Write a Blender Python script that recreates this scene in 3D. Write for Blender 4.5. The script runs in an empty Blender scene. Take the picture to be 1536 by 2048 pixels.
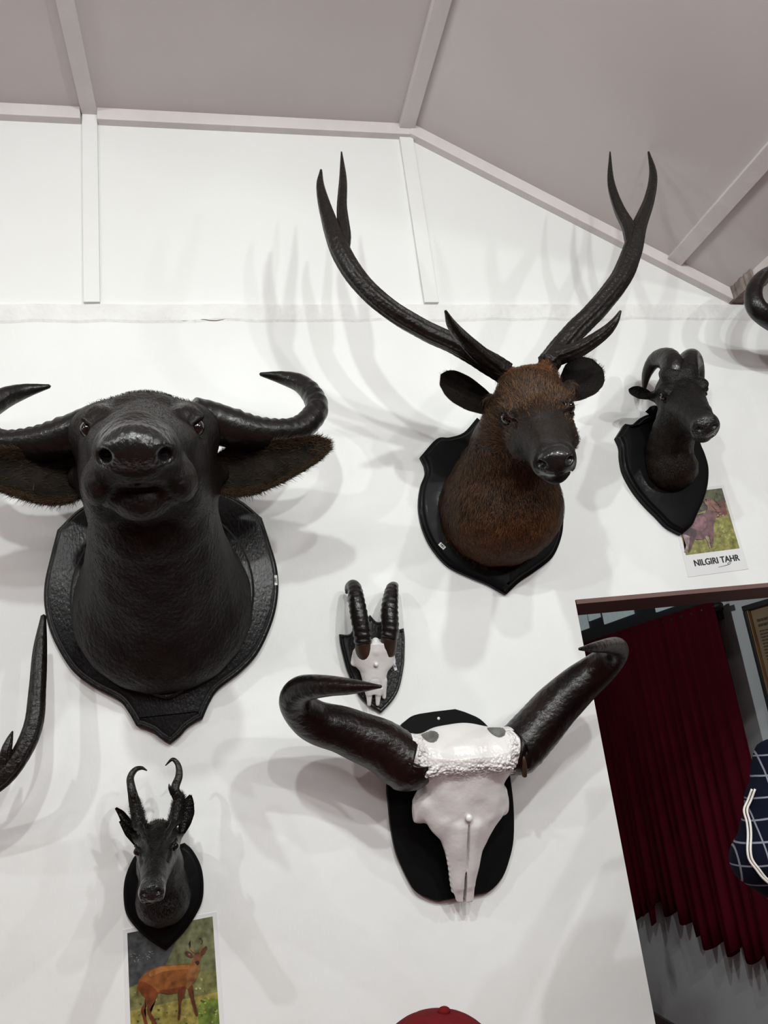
import bpy, bmesh, math, random
import numpy as np
from mathutils import Matrix, Vector

rng = np.random.default_rng(11)
random.seed(11)
SC = bpy.context.scene
COL = SC.collection

# ---------------------------------------------------------------- camera
# world frame: trophy wall is the plane y = 0 (room on the -y side), z up, metres
F_PX = 1540.0
PP = np.array([768.0, 1024.0])
CAM = np.array([0.0, -2.0, 1.6])
_up = np.array([-638.0, 5189.0, -F_PX]); _up /= np.linalg.norm(_up)
_h = np.array([0, 0, -1.0]) - _up * (-_up[2]); _h /= np.linalg.norm(_h)
_r = np.cross(_h, _up)
_ya = math.radians(12.8)
_yw = _h * math.cos(_ya) - _r * math.sin(_ya)
ROT = np.stack([np.cross(_yw, _up), _yw, _up])          # camera -> world

def at(px, py, Y=0.0, X=None, Z=None):
    """point of the place seen at photo position px,py and standing at depth Y (or X or Z)"""
    d = ROT @ np.array([px - PP[0], -(py - PP[1]), -F_PX])
    if X is not None: s = (X - CAM[0]) / d[0]
    elif Z is not None: s = (Z - CAM[2]) / d[2]
    else: s = (Y - CAM[1]) / d[1]
    return CAM + d * s

cam_data = bpy.data.cameras.new('camera')
cam = bpy.data.objects.new('camera', cam_data); COL.objects.link(cam)
cam_data.sensor_fit = 'VERTICAL'; cam_data.sensor_height = 24.0
cam_data.lens = 24.0 * F_PX / 2048.0
cam_data.clip_start = 0.02
M = Matrix.Identity(4)
for i in range(3):
    for j in range(3): M[i][j] = ROT[i, j]
    M[i][3] = CAM[i]
cam.matrix_world = M
SC.camera = cam

# ---------------------------------------------------------------- world, lights, exposure
W = bpy.data.worlds.new('world'); SC.world = W; W.use_nodes = True
W.node_tree.nodes['Background'].inputs[0].default_value = (1.0, 0.93, 0.92, 1)
W.node_tree.nodes['Background'].inputs[1].default_value = 0.15
SC.view_settings.view_transform = 'Standard'
SC.view_settings.look = 'None'
SC.view_settings.gamma = 1.0
SC.view_settings.use_curve_mapping = False
SC.view_settings.exposure = 0.0

# spot lamps hung under the ceiling of the hall, behind the camera: x, y, z, aim x, aim z, power, colour
LAMPS = [(-0.20, -2.25, 3.15, 0.1, 0.3, 18.5, (0.94, 1.0, 0.965)),
         (0.90, -2.25, 2.98, 0.5, 0.3, 16, (0.94, 1.0, 0.97)),
         (-1.60, -2.30, 3.12, -0.4, 0.2, 17, (0.96, 0.985, 0.965)),
         (2.25, -2.05, 2.74, 1.2, 0.3, 10.5, (0.96, 0.985, 0.965)),
         (0.35, -3.20, 3.20, 0.6, 0.1, 19, (0.95, 1.0, 0.98)),
         (1.55, -3.10, 2.72, 0.9, 0.1, 14, (0.96, 0.985, 0.965)),  # unseen extra, added to brighten the lower wall
         (-2.50, -1.50, 3.05, -0.5, 0.6, 9, (0.96, 0.985, 0.965))]  # unseen extra, added to lighten the shadow left of the buffalo
# unseen strips added as pinkish shadow fill: x, y, z, length, power, colour
FILL_STRIPS = [(-1.35, -3.55, 3.30, 1.2, 13, (1.0, 0.945, 0.935)), (1.15, -3.70, 2.95, 1.2, 12, (1.0, 0.945, 0.935)), (0.3, -4.02, 2.45, 1.2, 10, (1.0, 0.945, 0.935))]

# ---------------------------------------------------------------- helpers: materials
MATS = {}
def mat(name, col, rough=0.5, col2=None, nscale=20.0, ndetail=4.0, stretch=(1, 1, 1), bump=0.0, bscale=None,
        bdist=0.002, coat=0.0, metallic=0.0, spec=0.5, emit=None, emit_s=0.0, ramp=(0.35, 0.65), attr=None, sheen=0.0,
        bstretch=None, rough2=None, gloss=False, darkcol=None):
    m = bpy.data.materials.new(name); m.use_nodes = True
    nt = m.node_tree; N = nt.nodes; L = nt.links
    b = N['Principled BSDF']
    b.inputs['Base Color'].default_value = (*col, 1)
    b.inputs['Roughness'].default_value = rough
    b.inputs['Metallic'].default_value = metallic
    b.inputs['Specular IOR Level'].default_value = spec
    b.inputs['Coat Weight'].default_value = coat
    b.inputs['Coat Roughness'].default_value = 0.12
    if sheen: b.inputs['Sheen Weight'].default_value = sheen
    if emit:
        b.inputs['Emission Color'].default_value = (*emit, 1); b.inputs['Emission Strength'].default_value = emit_s
    tc = N.new('ShaderNodeTexCoord')
    def noise(sc, st, det):
        mp = N.new('ShaderNodeMapping'); mp.inputs['Scale'].default_value = st
        nz = N.new('ShaderNodeTexNoise'); nz.inputs['Scale'].default_value = sc; nz.inputs['Detail'].default_value = det
        L.new(tc.outputs['Object'], mp.inputs['Vector']); L.new(mp.outputs['Vector'], nz.inputs['Vector'])
        return nz
    if col2 is not None:
        if attr:
            src = N.new('ShaderNodeAttribute'); src.attribute_name = attr; fac = src.outputs['Fac']
        else:
            nz = noise(nscale, stretch, ndetail)
            r = N.new('ShaderNodeMapRange'); r.inputs['From Min'].default_value = ramp[0]; r.inputs['From Max'].default_value = ramp[1]
            L.new(nz.outputs['Fac'], r.inputs['Value']); fac = r.outputs['Result']
        mx = N.new('ShaderNodeMix'); mx.data_type = 'RGBA'
        mx.inputs['A'].default_value = (*col, 1); mx.inputs['B'].default_value = (*col2, 1)
        L.new(fac, mx.inputs['Factor']); L.new(mx.outputs['Result'], b.inputs['Base Color'])
        if rough2 is not None:
            mr = N.new('ShaderNodeMapRange'); mr.inputs['To Min'].default_value = rough; mr.inputs['To Max'].default_value = rough2
            L.new(fac, mr.inputs['Value']); L.new(mr.outputs['Result'], b.inputs['Roughness'])
    def blend_to(attr_name, colour):
        at_ = N.new('ShaderNodeAttribute'); at_.attribute_name = attr_name
        mx_ = N.new('ShaderNodeMix'); mx_.data_type = 'RGBA'; mx_.inputs['B'].default_value = (*colour, 1)
        if b.inputs['Base Color'].is_linked: L.new(b.inputs['Base Color'].links[0].from_socket, mx_.inputs['A'])
        else: mx_.inputs['A'].default_value = b.inputs['Base Color'].default_value
        L.new(at_.outputs['Fac'], mx_.inputs['Factor']); L.new(mx_.outputs['Result'], b.inputs['Base Color'])
        return at_.outputs['Fac']
    if darkcol is not None: blend_to('dark', darkcol)
    if gloss:
        g_ = blend_to('gloss', (0.008, 0.008, 0.0082))
        for sock, v0, v1 in (('Roughness', rough, 0.26), ('Coat Weight', coat, 0.65)):
            mr_ = N.new('ShaderNodeMapRange'); mr_.inputs['To Min'].default_value = v0; mr_.inputs['To Max'].default_value = v1
            L.new(g_, mr_.inputs['Value']); L.new(mr_.outputs['Result'], b.inputs[sock])
    if bump:
        nz2 = noise(bscale or nscale, bstretch or stretch, 5.0)
        bp = N.new('ShaderNodeBump'); bp.inputs['Strength'].default_value = bump; bp.inputs['Distance'].default_value = bdist
        L.new(nz2.outputs['Fac'], bp.inputs['Height']); L.new(bp.outputs['Normal'], b.inputs['Normal'])
        if coat: L.new(bp.outputs['Normal'], b.inputs['Coat Normal'])
    MATS[name] = m
    return m

def print_mat(name, rough=0.35, nscale=60.0, amount=0.5, coat=0.3):
    """flat printed ink: face colour attribute with photographic mottling"""
    m = bpy.data.materials.new(name); m.use_nodes = True
    nt = m.node_tree; N = nt.nodes; L = nt.links; b = N['Principled BSDF']
    b.inputs['Roughness'].default_value = rough; b.inputs['Coat Weight'].default_value = coat
    b.inputs['Coat Roughness'].default_value = 0.2
    a = N.new('ShaderNodeAttribute'); a.attribute_name = 'ink'
    tc = N.new('ShaderNodeTexCoord'); nz = N.new('ShaderNodeTexNoise'); nz.inputs['Scale'].default_value = nscale; nz.inputs['Detail'].default_value = 6
    L.new(tc.outputs['Object'], nz.inputs['Vector'])
    mr = N.new('ShaderNodeMapRange'); mr.inputs['From Min'].default_value = 0.3; mr.inputs['From Max'].default_value = 0.7
    mr.inputs['To Min'].default_value = 1 - amount; mr.inputs['To Max'].default_value = 1 + amount
    L.new(nz.outputs['Fac'], mr.inputs['Value'])
    vm = N.new('ShaderNodeVectorMath'); vm.operation = 'SCALE'
    L.new(a.outputs['Color'], vm.inputs[0]); L.new(mr.outputs['Result'], vm.inputs['Scale'])
    L.new(vm.outputs['Vector'], b.inputs['Base Color'])
    MATS[name] = m
    return m

# ---------------------------------------------------------------- helpers: objects
ORIG = {}
def thing(name, label, cat, loc, group=None):
    o = bpy.data.objects.new(name, None); COL.objects.link(o)
    o.empty_display_size = 0.05
    o.location = [float(v) for v in loc]; ORIG[o.name] = np.array(loc, float)
    o['label'] = label; o['category'] = cat
    if group: o['group'] = group
    return o

def mesh_data(name, V, Fc, smooth=True):
    V = np.asarray(V, np.float32); me = bpy.data.meshes.new(name)
    me.vertices.add(len(V)); me.vertices.foreach_set('co', V.ravel())
    if isinstance(Fc, np.ndarray):
        n = Fc.shape[1]; tot = np.full(len(Fc), n, np.int32); flat = Fc.astype(np.int32).ravel()
    else:
        tot = np.array([len(f) for f in Fc], np.int32); flat = np.array([i for f in Fc for i in f], np.int32)
    me.loops.add(len(flat)); me.loops.foreach_set('vertex_index', flat)
    me.polygons.add(len(tot))
    st = np.zeros(len(tot), np.int32); st[1:] = np.cumsum(tot)[:-1]
    me.polygons.foreach_set('loop_start', st)
    me.polygons.foreach_set('use_smooth', np.full(len(tot), bool(smooth)))
    me.update(calc_edges=True); me.validate()
    return me

def obj(name, V, Fc, material, parent=None, origin=None, smooth=True, label=None, attrs=None):
    V = np.asarray(V, float)
    o0 = ORIG[parent.name] if parent is not None else (np.array(origin, float) if origin is not None else np.zeros(3))
    me = mesh_data(name, V - o0, Fc, smooth)
    me.materials.append(MATS[material] if isinstance(material, str) else material)
    if attrs:
        for k, (dom, arr) in attrs.items():
            if arr.ndim == 1:
                a = me.attributes.new(k, 'FLOAT', dom); a.data.foreach_set('value', arr.astype(np.float32))
            else:
                a = me.attributes.new(k, 'FLOAT_COLOR', dom); a.data.foreach_set('color', arr.astype(np.float32).ravel())
    o = bpy.data.objects.new(name, me); COL.objects.link(o)
    ORIG[o.name] = o0
    if parent is not None: o.parent = parent
    else: o.location = [float(v) for v in o0]
    if label: o['label'] = label
    return o

def set_attr(o, name, arr):
    a = o.data.attributes.new(name, 'FLOAT', 'POINT'); a.data.foreach_set('value', np.asarray(arr, np.float32))

def struct(name, V, Fc, material, parent=None, origin=None, smooth=False, label=None):
    o = obj(name, V, Fc, material, parent, origin, smooth, label)
    if parent is None: o['kind'] = 'structure'
    return o

def sharp(o, angle=35):
    o.data.polygons.foreach_set('use_smooth', np.ones(len(o.data.polygons), bool))
    o.data.set_sharp_from_angle(angle=math.radians(angle))
    return o

BOXF = [(0, 1, 3, 2), (4, 6, 7, 5), (0, 4, 5, 1), (2, 3, 7, 6), (0, 2, 6, 4), (1, 5, 7, 3)]
def box(x0, x1, y0, y1, z0, z1):
    V = [(x, y, z) for x in (x0, x1) for y in (y0, y1) for z in (z0, z1)]
    return np.array(V, float), [tuple(f) for f in BOXF]

def join(parts):
    V = []; Fc = []; n = 0
    for v, f in parts:
        v = np.asarray(v, float); V.append(v)
        Fc += [tuple(int(i) + n for i in q) for q in f]; n += len(v)
    return np.concatenate(V), Fc

def bar(a, b, w, t, up=(0, 0, 1)):
    """box beam from a to b, width w across, thickness t along up"""
    a = np.array(a, float); b = np.array(b, float); d = b - a; d /= np.linalg.norm(d)
    up = np.array(up, float); s = np.cross(d, up); s /= np.linalg.norm(s); n = np.cross(s, d)
    V = [p + s * (i * w / 2) + n * (j * t / 2) for p in (a, b) for i in (-1, 1) for j in (-1, 1)]
    return np.array(V), [tuple(f) for f in BOXF]

def bevel(o, w, seg=2):
    m = o.modifiers.new('bevel', 'BEVEL'); m.width = w; m.segments = seg; m.limit_method = 'ANGLE'
    return o

def catmull(P, n):
    P = np.asarray(P, float)
    Q = np.vstack([2 * P[0] - P[1], P, 2 * P[-1] - P[-2]]); out = []
    for i in range(1, len(Q) - 2):
        p0, p1, p2, p3 = Q[i - 1:i + 3]
        for t in np.linspace(0, 1, n, endpoint=False):
            out.append(0.5 * ((2 * p1) + (-p0 + p2) * t + (2 * p0 - 5 * p1 + 4 * p2 - p3) * t * t + (-p0 + 3 * p1 - 3 * p2 + p3) * t ** 3))
    out.append(Q[-2])
    return np.array(out)

def tube(pts, radii, seg=20, sub=8, mod=None, flat=None, closed_tip=True, up=(0.2, -1, 0.3)):
    """swept tube; mod(theta, s) multiplies the radius; flat squeezes one axis"""
    D = catmull(np.hstack([np.asarray(pts, float), np.asarray(radii, float)[:, None]]), sub)
    C = D[:, :3]; R = np.maximum(D[:, 3], 0.0004); n = len(C)
    T = np.gradient(C, axis=0); T /= np.linalg.norm(T, axis=1)[:, None]
    s = np.concatenate([[0], np.cumsum(np.linalg.norm(np.diff(C, axis=0), axis=1))])
    u = np.array(up, float); u -= T[0] * u.dot(T[0]); u /= np.linalg.norm(u)
    V = []; th = np.linspace(0, 2 * np.pi, seg, endpoint=False)
    for i in range(n):
        u = u - T[i] * u.dot(T[i]); u /= np.linalg.norm(u); v = np.cross(T[i], u)
        m = mod(th, s[i], s[i] / s[-1]) if mod else np.ones(seg)
        k = flat if flat else 1.0
        V.append(C[i] + R[i] * ((np.cos(th) * m)[:, None] * u + (np.sin(th) * m * k)[:, None] * v))
    V = np.concatenate(V); Fc = []
    for i in range(n - 1):
        for j in range(seg):
            k = (j + 1) % seg
            Fc.append((i * seg + j, i * seg + k, (i + 1) * seg + k, (i + 1) * seg + j))
    V = np.vstack([V, C[0], C[-1] + T[-1] * R[-1] * 0.8]); a = len(V) - 2
    for j in range(seg):
        k = (j + 1) % seg
        Fc.append((a, k, j)); Fc.append((a + 1, (n - 1) * seg + j, (n - 1) * seg + k))
    return V, Fc

def sphere(c, r, nu=20, nv=12, axis=None):
    c = np.array(c, float); r = np.array(r, float) * np.ones(3); V = []; Fc = []
    for i in range(nv + 1):
        a = math.pi * i / nv
        for j in range(nu):
            b = 2 * math.pi * j / nu
            V.append((math.sin(a) * math.cos(b), math.sin(a) * math.sin(b), math.cos(a)))
    for i in range(nv):
        for j in range(nu):
            k = (j + 1) % nu
            Fc.append((i * nu + j, (i + 1) * nu + j, (i + 1) * nu + k, i * nu + k))
    V = np.array(V) * r
    if axis is not None: V = V @ np.asarray(axis, float).T
    return V + c, Fc

def offset_loop(P, d):
    """move a closed (x,z) outline inward by d"""
    P = np.asarray(P, float); A = np.roll(P, 1, 0); B = np.roll(P, -1, 0)
    area = 0.5 * np.sum(P[:, 0] * B[:, 1] - B[:, 0] * P[:, 1]); sg = 1 if area > 0 else -1
    e1 = P - A; e1 /= np.linalg.norm(e1, axis=1)[:, None] + 1e-9; e2 = B - P; e2 /= np.linalg.norm(e2, axis=1)[:, None] + 1e-9
    n1 = np.stack([-e1[:, 1], e1[:, 0]], 1) * sg; n2 = np.stack([-e2[:, 1], e2[:, 0]], 1) * sg
    m = n1 + n2; m /= np.linalg.norm(m, axis=1)[:, None] + 1e-9
    c = np.maximum((m * n1).sum(1), 0.55)
    return P + m * (d / c)[:, None]

def plate(outline, steps, y0=0.0):
    """solid board on the wall: outline (x,z), steps = list of (inset, stand-off)"""
    P = np.asarray(outline, float); n = len(P); V = []; Fc = []
    for ins, dep in steps:
        Q = offset_loop(P, ins) if ins else P
        V += [(q[0], y0 - dep, q[1]) for q in Q]
    for i in range(len(steps) - 1):
        for j in range(n):
            k = (j + 1) % n
            Fc.append((i * n + j, i * n + k, (i + 1) * n + k, (i + 1) * n + j))
    Fc.append(tuple(range((len(steps) - 1) * n, len(steps) * n)))
    Fc.append(tuple(range(n - 1, -1, -1)))
    bm = bmesh.new(); vs = [bm.verts.new(v) for v in V]
    for f in Fc: bm.faces.new([vs[i] for i in f])
    bmesh.ops.recalc_face_normals(bm, faces=bm.faces)
    bmesh.ops.triangulate(bm, faces=[f for f in bm.faces if len(f.verts) > 4])
    bm.verts.index_update()
    V = np.array([v.co[:] for v in bm.verts]); Fc = [tuple(v.index for v in f.verts) for f in bm.faces]
    bm.free()
    return V, Fc

def smooth_outline(P, corners=(), n=6):
    """closed catmull-rom outline with sharp corners at the given indices"""
    P = np.asarray(P, float); N = len(P); out = []
    for i in range(N):
        p1, p2 = P[i], P[(i + 1) % N]
        p0 = P[i - 1] if i not in corners else 2 * p1 - p2
        p3 = P[(i + 2) % N] if (i + 1) % N not in corners else 2 * p2 - p1
        for t in np.linspace(0, 1, n, endpoint=False):
            out.append(0.5 * ((2 * p1) + (-p0 + p2) * t + (2 * p0 - 5 * p1 + 4 * p2 - p3) * t * t + (-p0 + 3 * p1 - 3 * p2 + p3) * t ** 3))
    return np.array(out)

def mirror_half(H, x0):
    """H: right half (u>=0 side), from top to bottom, in (x,z); mirrored about x0"""
    H = np.asarray(H, float); L = H[::-1].copy(); L[:, 0] = 2 * x0 - L[:, 0]
    keep = np.abs(L[:, 0] - x0) > 1e-4
    return np.vstack([H, L[keep]])

# ---------------------------------------------------------------- helpers: sculpting with distance fields
def smin(a, b, k):
    h = np.clip(0.5 + 0.5 * (b - a) / k, 0, 1)
    return b + (a - b) * h - k * h * (1 - h)

class Sculpt:
    """distance-field clay: each stroke only touches the grid block it can reach"""
    def __init__(s, lo, hi, h):
        s.lo = np.array(lo, np.float64); s.h = h
        s.n = [int(math.ceil((hi[i] - lo[i]) / h)) + 1 for i in range(3)]
        s.ax = [(s.lo[i] + h * np.arange(s.n[i])).astype(np.float32) for i in range(3)]
        s.D3 = np.full(s.n, 9.0, np.float32); s.frame()
    def frame(s, O=None, R=None, sym=False):
        s.O = np.zeros(3) if O is None else np.array(O, float); s.R = np.eye(3) if R is None else np.array(R, float); s.sym = sym
        return s
    def block(s, pts, rad):
        """grid slices and local coordinates round local points with reach rad"""
        W_ = s.O + np.asarray(pts, float) @ s.R.T; rad = np.asarray(rad, float).reshape(-1, 1)
        a = (W_ - rad).min(0); b = (W_ + rad).max(0)
        sl_ = []
        for i in range(3):
            i0 = max(0, int((a[i] - s.lo[i]) / s.h)); i1 = min(s.n[i], int((b[i] - s.lo[i]) / s.h) + 2)
            if i1 <= i0: return None, None
            sl_.append(slice(i0, i1))
        G = np.meshgrid(*[s.ax[i][sl_[i]] for i in range(3)], indexing='ij')
        P = np.stack([g.ravel() for g in G], 1)
        return tuple(sl_), (P - s.O.astype(np.float32)) @ s.R.astype(np.float32)
    def apply(s, pts, rad, fn, k, cut):
        sl_, Q = s.block(pts, np.asarray(rad, float) + k + 3 * s.h)
        if sl_ is None: return
        D = s.D3[sl_]; d = fn(Q).astype(np.float32).reshape(D.shape)
        s.D3[sl_] = -smin(-D, d, k) if cut else smin(D, d, k)
    def both(s, f):
        f(1.0)
        if s.sym: f(-1.0)
    def _ell(s, c, r, k, cut):
        def go(g):
            cc = np.array([c[0] * g, c[1], c[2]], np.float32); rr = np.array(r, np.float32)
            def fn(Q):
                a = (Q - cc) / rr; k0 = np.sqrt((a * a).sum(1)); b = a / rr; k1 = np.sqrt((b * b).sum(1)) + 1e-6
                return k0 * (k0 - 1) / k1
            s.apply([cc], [max(r)], fn, k, cut)
        s.both(go)
    def _cone(s, a, b, ra, rb, k, cut):
        def go(g):
            m_ = np.array([g, 1, 1]); A = (np.array(a) * m_).astype(np.float32); B = (np.array(b) * m_).astype(np.float32); AB = B - A
            def fn(Q):
                t = np.clip(((Q - A) @ AB) / (AB @ AB + 1e-12), 0, 1)
                return np.linalg.norm(Q - A - t[:, None] * AB, axis=1) - (ra + (rb - ra) * t)
            s.apply([A, B], [ra, rb], fn, k, cut)
        s.both(go)
    def ell(s, c, r, k=0.02): s._ell(c, r, k, False)
    def cone(s, a, b, ra, rb, k=0.02): s._cone(a, b, ra, rb, k, False)
    def cut_ell(s, c, r, k=0.01): s._ell(c, r, k, True)
    def cut_line(s, pts, r, k=0.004):
        for a, b in zip(pts[:-1], pts[1:]): s._cone(a, b, r, r, k, True)
    def add_line(s, pts, r, k=0.004):
        for (a, ra), (b, rb) in zip(list(zip(pts, r))[:-1], list(zip(pts, r))[1:]): s._cone(a, b, ra, rb, k, False)
    def loft(s, fs, Wd, Td, Cd, p=2.4, k=0.02):
        ff = np.linspace(fs[0], fs[-1], 200); kk = np.ones(9) / 9
        sm = lambda v, f: np.interp(f, ff, np.convolve(np.pad(np.interp(ff, fs, v), 4, mode='edge'), kk, 'valid')).astype(np.float32)
        def fn(Q):
            f = Q[:, 1]; w, t, c = sm(Wd, f), sm(Td, f), sm(Cd, f)
            q = (np.abs(Q[:, 0] / w) ** p + np.abs((Q[:, 2] - c) / t) ** p) ** (1 / p)
            return np.maximum((q - 1) * np.minimum(w, t), np.maximum(fs[0] - f, f - fs[-1]))
        s.apply([(0, f, c) for f, c in zip(fs, Cd)], [max(w, t) * 1.2 for w, t in zip(Wd, Td)], fn, k, False)
    def relief(s, fn):
        """small surface relief; fn(world points, local points) added to the field near the skin"""
        i = np.argwhere(np.abs(s.D3) < 4 * s.h)
        P = np.stack([s.ax[j][i[:, j]] for j in range(3)], 1)
        s.D3[tuple(i.T)] += fn(P, (P - s.O.astype(np.float32)) @ s.R.astype(np.float32)).astype(np.float32)
    def mesh(s, smooth=1):
        nx, ny, nz = s.n; D = s.D3
        D[0] = D[-1] = 0.5 * s.h
        D[:, 0] = np.maximum(D[:, 0], 0.5 * s.h); D[:, -1] = np.maximum(D[:, -1], 0.02 * s.h)
        D[:, :, 0] = np.maximum(D[:, :, 0], 0.5 * s.h); D[:, :, -1] = np.maximum(D[:, :, -1], 0.5 * s.h)
        I = D < 0
        cs = [(i, j, k) for i in (0, 1) for j in (0, 1) for k in (0, 1)]
        cnt = sum(I[i:nx - 1 + i, j:ny - 1 + j, k:nz - 1 + k].astype(np.int8) for i, j, k in cs)
        act = (cnt > 0) & (cnt < 8); idx = np.argwhere(act); m = len(idx)
        cv = np.stack([D[idx[:, 0] + i, idx[:, 1] + j, idx[:, 2] + k] for i, j, k in cs], 1)
        acc = np.zeros((m, 3)); num = np.zeros(m); ca = np.array(cs, float)
        for a in range(8):
            for b in range(a + 1, 8):
                if np.abs(ca[a] - ca[b]).sum() != 1: continue
                x = (cv[:, a] < 0) != (cv[:, b] < 0)
                t = cv[x, a] / (cv[x, a] - cv[x, b])
                acc[x] += ca[a] + t[:, None] * (ca[b] - ca[a]); num[x] += 1
        V = s.lo + s.h * (idx + acc / num[:, None])
        ids = np.full(act.shape, -1, np.int64); ids[act] = np.arange(m)
        quads = []
        def emit(A, axis):
            o = [0, 1, 2]; o.remove(axis); b, c = o
            S = [slice(1, -1)] * 3; S[axis] = slice(0, -1)
            e0 = A[tuple(S)]; S2 = list(S); S2[axis] = slice(1, None); e1 = A[tuple(S2)]
            ch = np.argwhere(e0 != e1)
            if not len(ch): return
            p = ch.copy(); p[:, b] += 1; p[:, c] += 1
            def cid(db, dc):
                q = p.copy(); q[:, b] -= db; q[:, c] -= dc
                return ids[q[:, 0], q[:, 1], q[:, 2]]
            q4 = np.stack([cid(1, 1), cid(0, 1), cid(0, 0), cid(1, 0)], 1)
            inside = e0[tuple(ch.T)]
            fl = inside if axis != 1 else ~inside
            q4[~fl] = q4[~fl][:, ::-1]
            quads.append(q4)
        for axis in range(3): emit(I, axis)
        Fq = np.concatenate(quads); Fq = Fq[(Fq >= 0).all(1)]
        c3 = V.mean(0); A0, A1, A2 = V[Fq[:, 0]] - c3, V[Fq[:, 1]] - c3, V[Fq[:, 2]] - c3
        if (A0 * np.cross(A1, A2)).sum() < 0: Fq = Fq[:, ::-1].copy()
        for _ in range(smooth):
            A = np.zeros_like(V); n = np.zeros(len(V))
            for a, b in ((0, 1), (1, 2), (2, 3), (3, 0)):
                np.add.at(A, Fq[:, a], V[Fq[:, b]]); np.add.at(A, Fq[:, b], V[Fq[:, a]])
                np.add.at(n, Fq[:, a], 1); np.add.at(n, Fq[:, b], 1)
            V = 0.5 * V + 0.5 * A / np.maximum(n, 1)[:, None]
        return V, Fq

def sstep(x, a, b):
    t = np.clip((x - a) / (b - a), 0, 1)
    return t * t * (3 - 2 * t)

def normals_of(V, Fq):
    V = np.asarray(V, float)
    n = np.cross(V[Fq[:, 2]] - V[Fq[:, 0]], V[Fq[:, 3]] - V[Fq[:, 1]])
    out = np.zeros_like(V)
    for k in range(4): np.add.at(out, Fq[:, k], n)
    return out / (np.linalg.norm(out, axis=1)[:, None] + 1e-12)

def fur(V, Fq, count, length, width, flow, lift=0.35, mask=None, jitter=0.25, curl=0.0):
    """short hair strands rooted on a sculpted skin; returns triangles and a random value per vertex"""
    V = np.asarray(V, float); nv = normals_of(V, Fq)
    fn = np.cross(V[Fq[:, 2]] - V[Fq[:, 0]], V[Fq[:, 3]] - V[Fq[:, 1]]); ar = np.linalg.norm(fn, axis=1)
    cen = V[Fq].mean(1)
    wgt = ar * (mask(cen, nv[Fq].mean(1)) if mask else 1.0)
    if wgt.sum() <= 0: return np.zeros((3, 3)), np.array([[0, 1, 2]]), np.zeros(3)
    f = rng.choice(len(Fq), count, p=wgt / wgt.sum())
    w = rng.dirichlet((1, 1, 1, 1), count)
    p = (V[Fq[f]] * w[:, :, None]).sum(1); n = (nv[Fq[f]] * w[:, :, None]).sum(1)
    n /= np.linalg.norm(n, axis=1)[:, None] + 1e-9
    d = flow(p) + rng.normal(0, jitter, (count, 3))
    d -= n * (d * n).sum(1)[:, None]; d /= np.linalg.norm(d, axis=1)[:, None] + 1e-9
    d = d + n * lift; d /= np.linalg.norm(d, axis=1)[:, None]
    s = np.cross(d, n); s /= np.linalg.norm(s, axis=1)[:, None] + 1e-9
    ln = (length * rng.uniform(0.6, 1.25, count))[:, None]; wd = (width * rng.uniform(0.7, 1.3, count))[:, None]
    a = p - s * wd / 2 - n * 0.001; b = p + s * wd / 2 - n * 0.001
    m = p + d * ln * 0.55; c = m - s * wd * 0.35; e = m + s * wd * 0.35
    t = p + d * ln - n * ln * 0.18
    X = np.stack([a, b, e, c, t], 1).reshape(-1, 3); i = np.arange(count)[:, None] * 5
    T = np.concatenate([i + np.array([0, 1, 2]), i + np.array([0, 2, 3]), i + np.array([3, 2, 4])])
    r = np.repeat(rng.random(count), 5)
    return X, T, r

def fur_obj(name, V, Fq, material, parent, *a, **k):
    X, T, r = fur(V, Fq, *a, **k)
    o = obj(name, X, T, material, parent, smooth=False, attrs={'shade': ('POINT', r)})
    o['kind'] = 'stuff'
    return o

def head_frame(O, N, roll=0.0):
    """axes u (lateral), f (towards the nose), n (dorsal) for a head whose eye-midpoint is O and nose N"""
    f = np.array(N, float) - np.array(O, float); L = np.linalg.norm(f); f /= L
    n = np.array([0, 0, 1.0]) - f * f[2]; n /= np.linalg.norm(n)
    u = np.cross(f, n)
    if u[0] < 0: u = -u
    c, sn = math.cos(roll), math.sin(roll)
    u, n = u * c + n * sn, n * c - u * sn
    return np.stack([u, f, n], 1), L

def loc(O, R, q): return np.array(O, float) + np.array(R) @ np.array(q, float)

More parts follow.
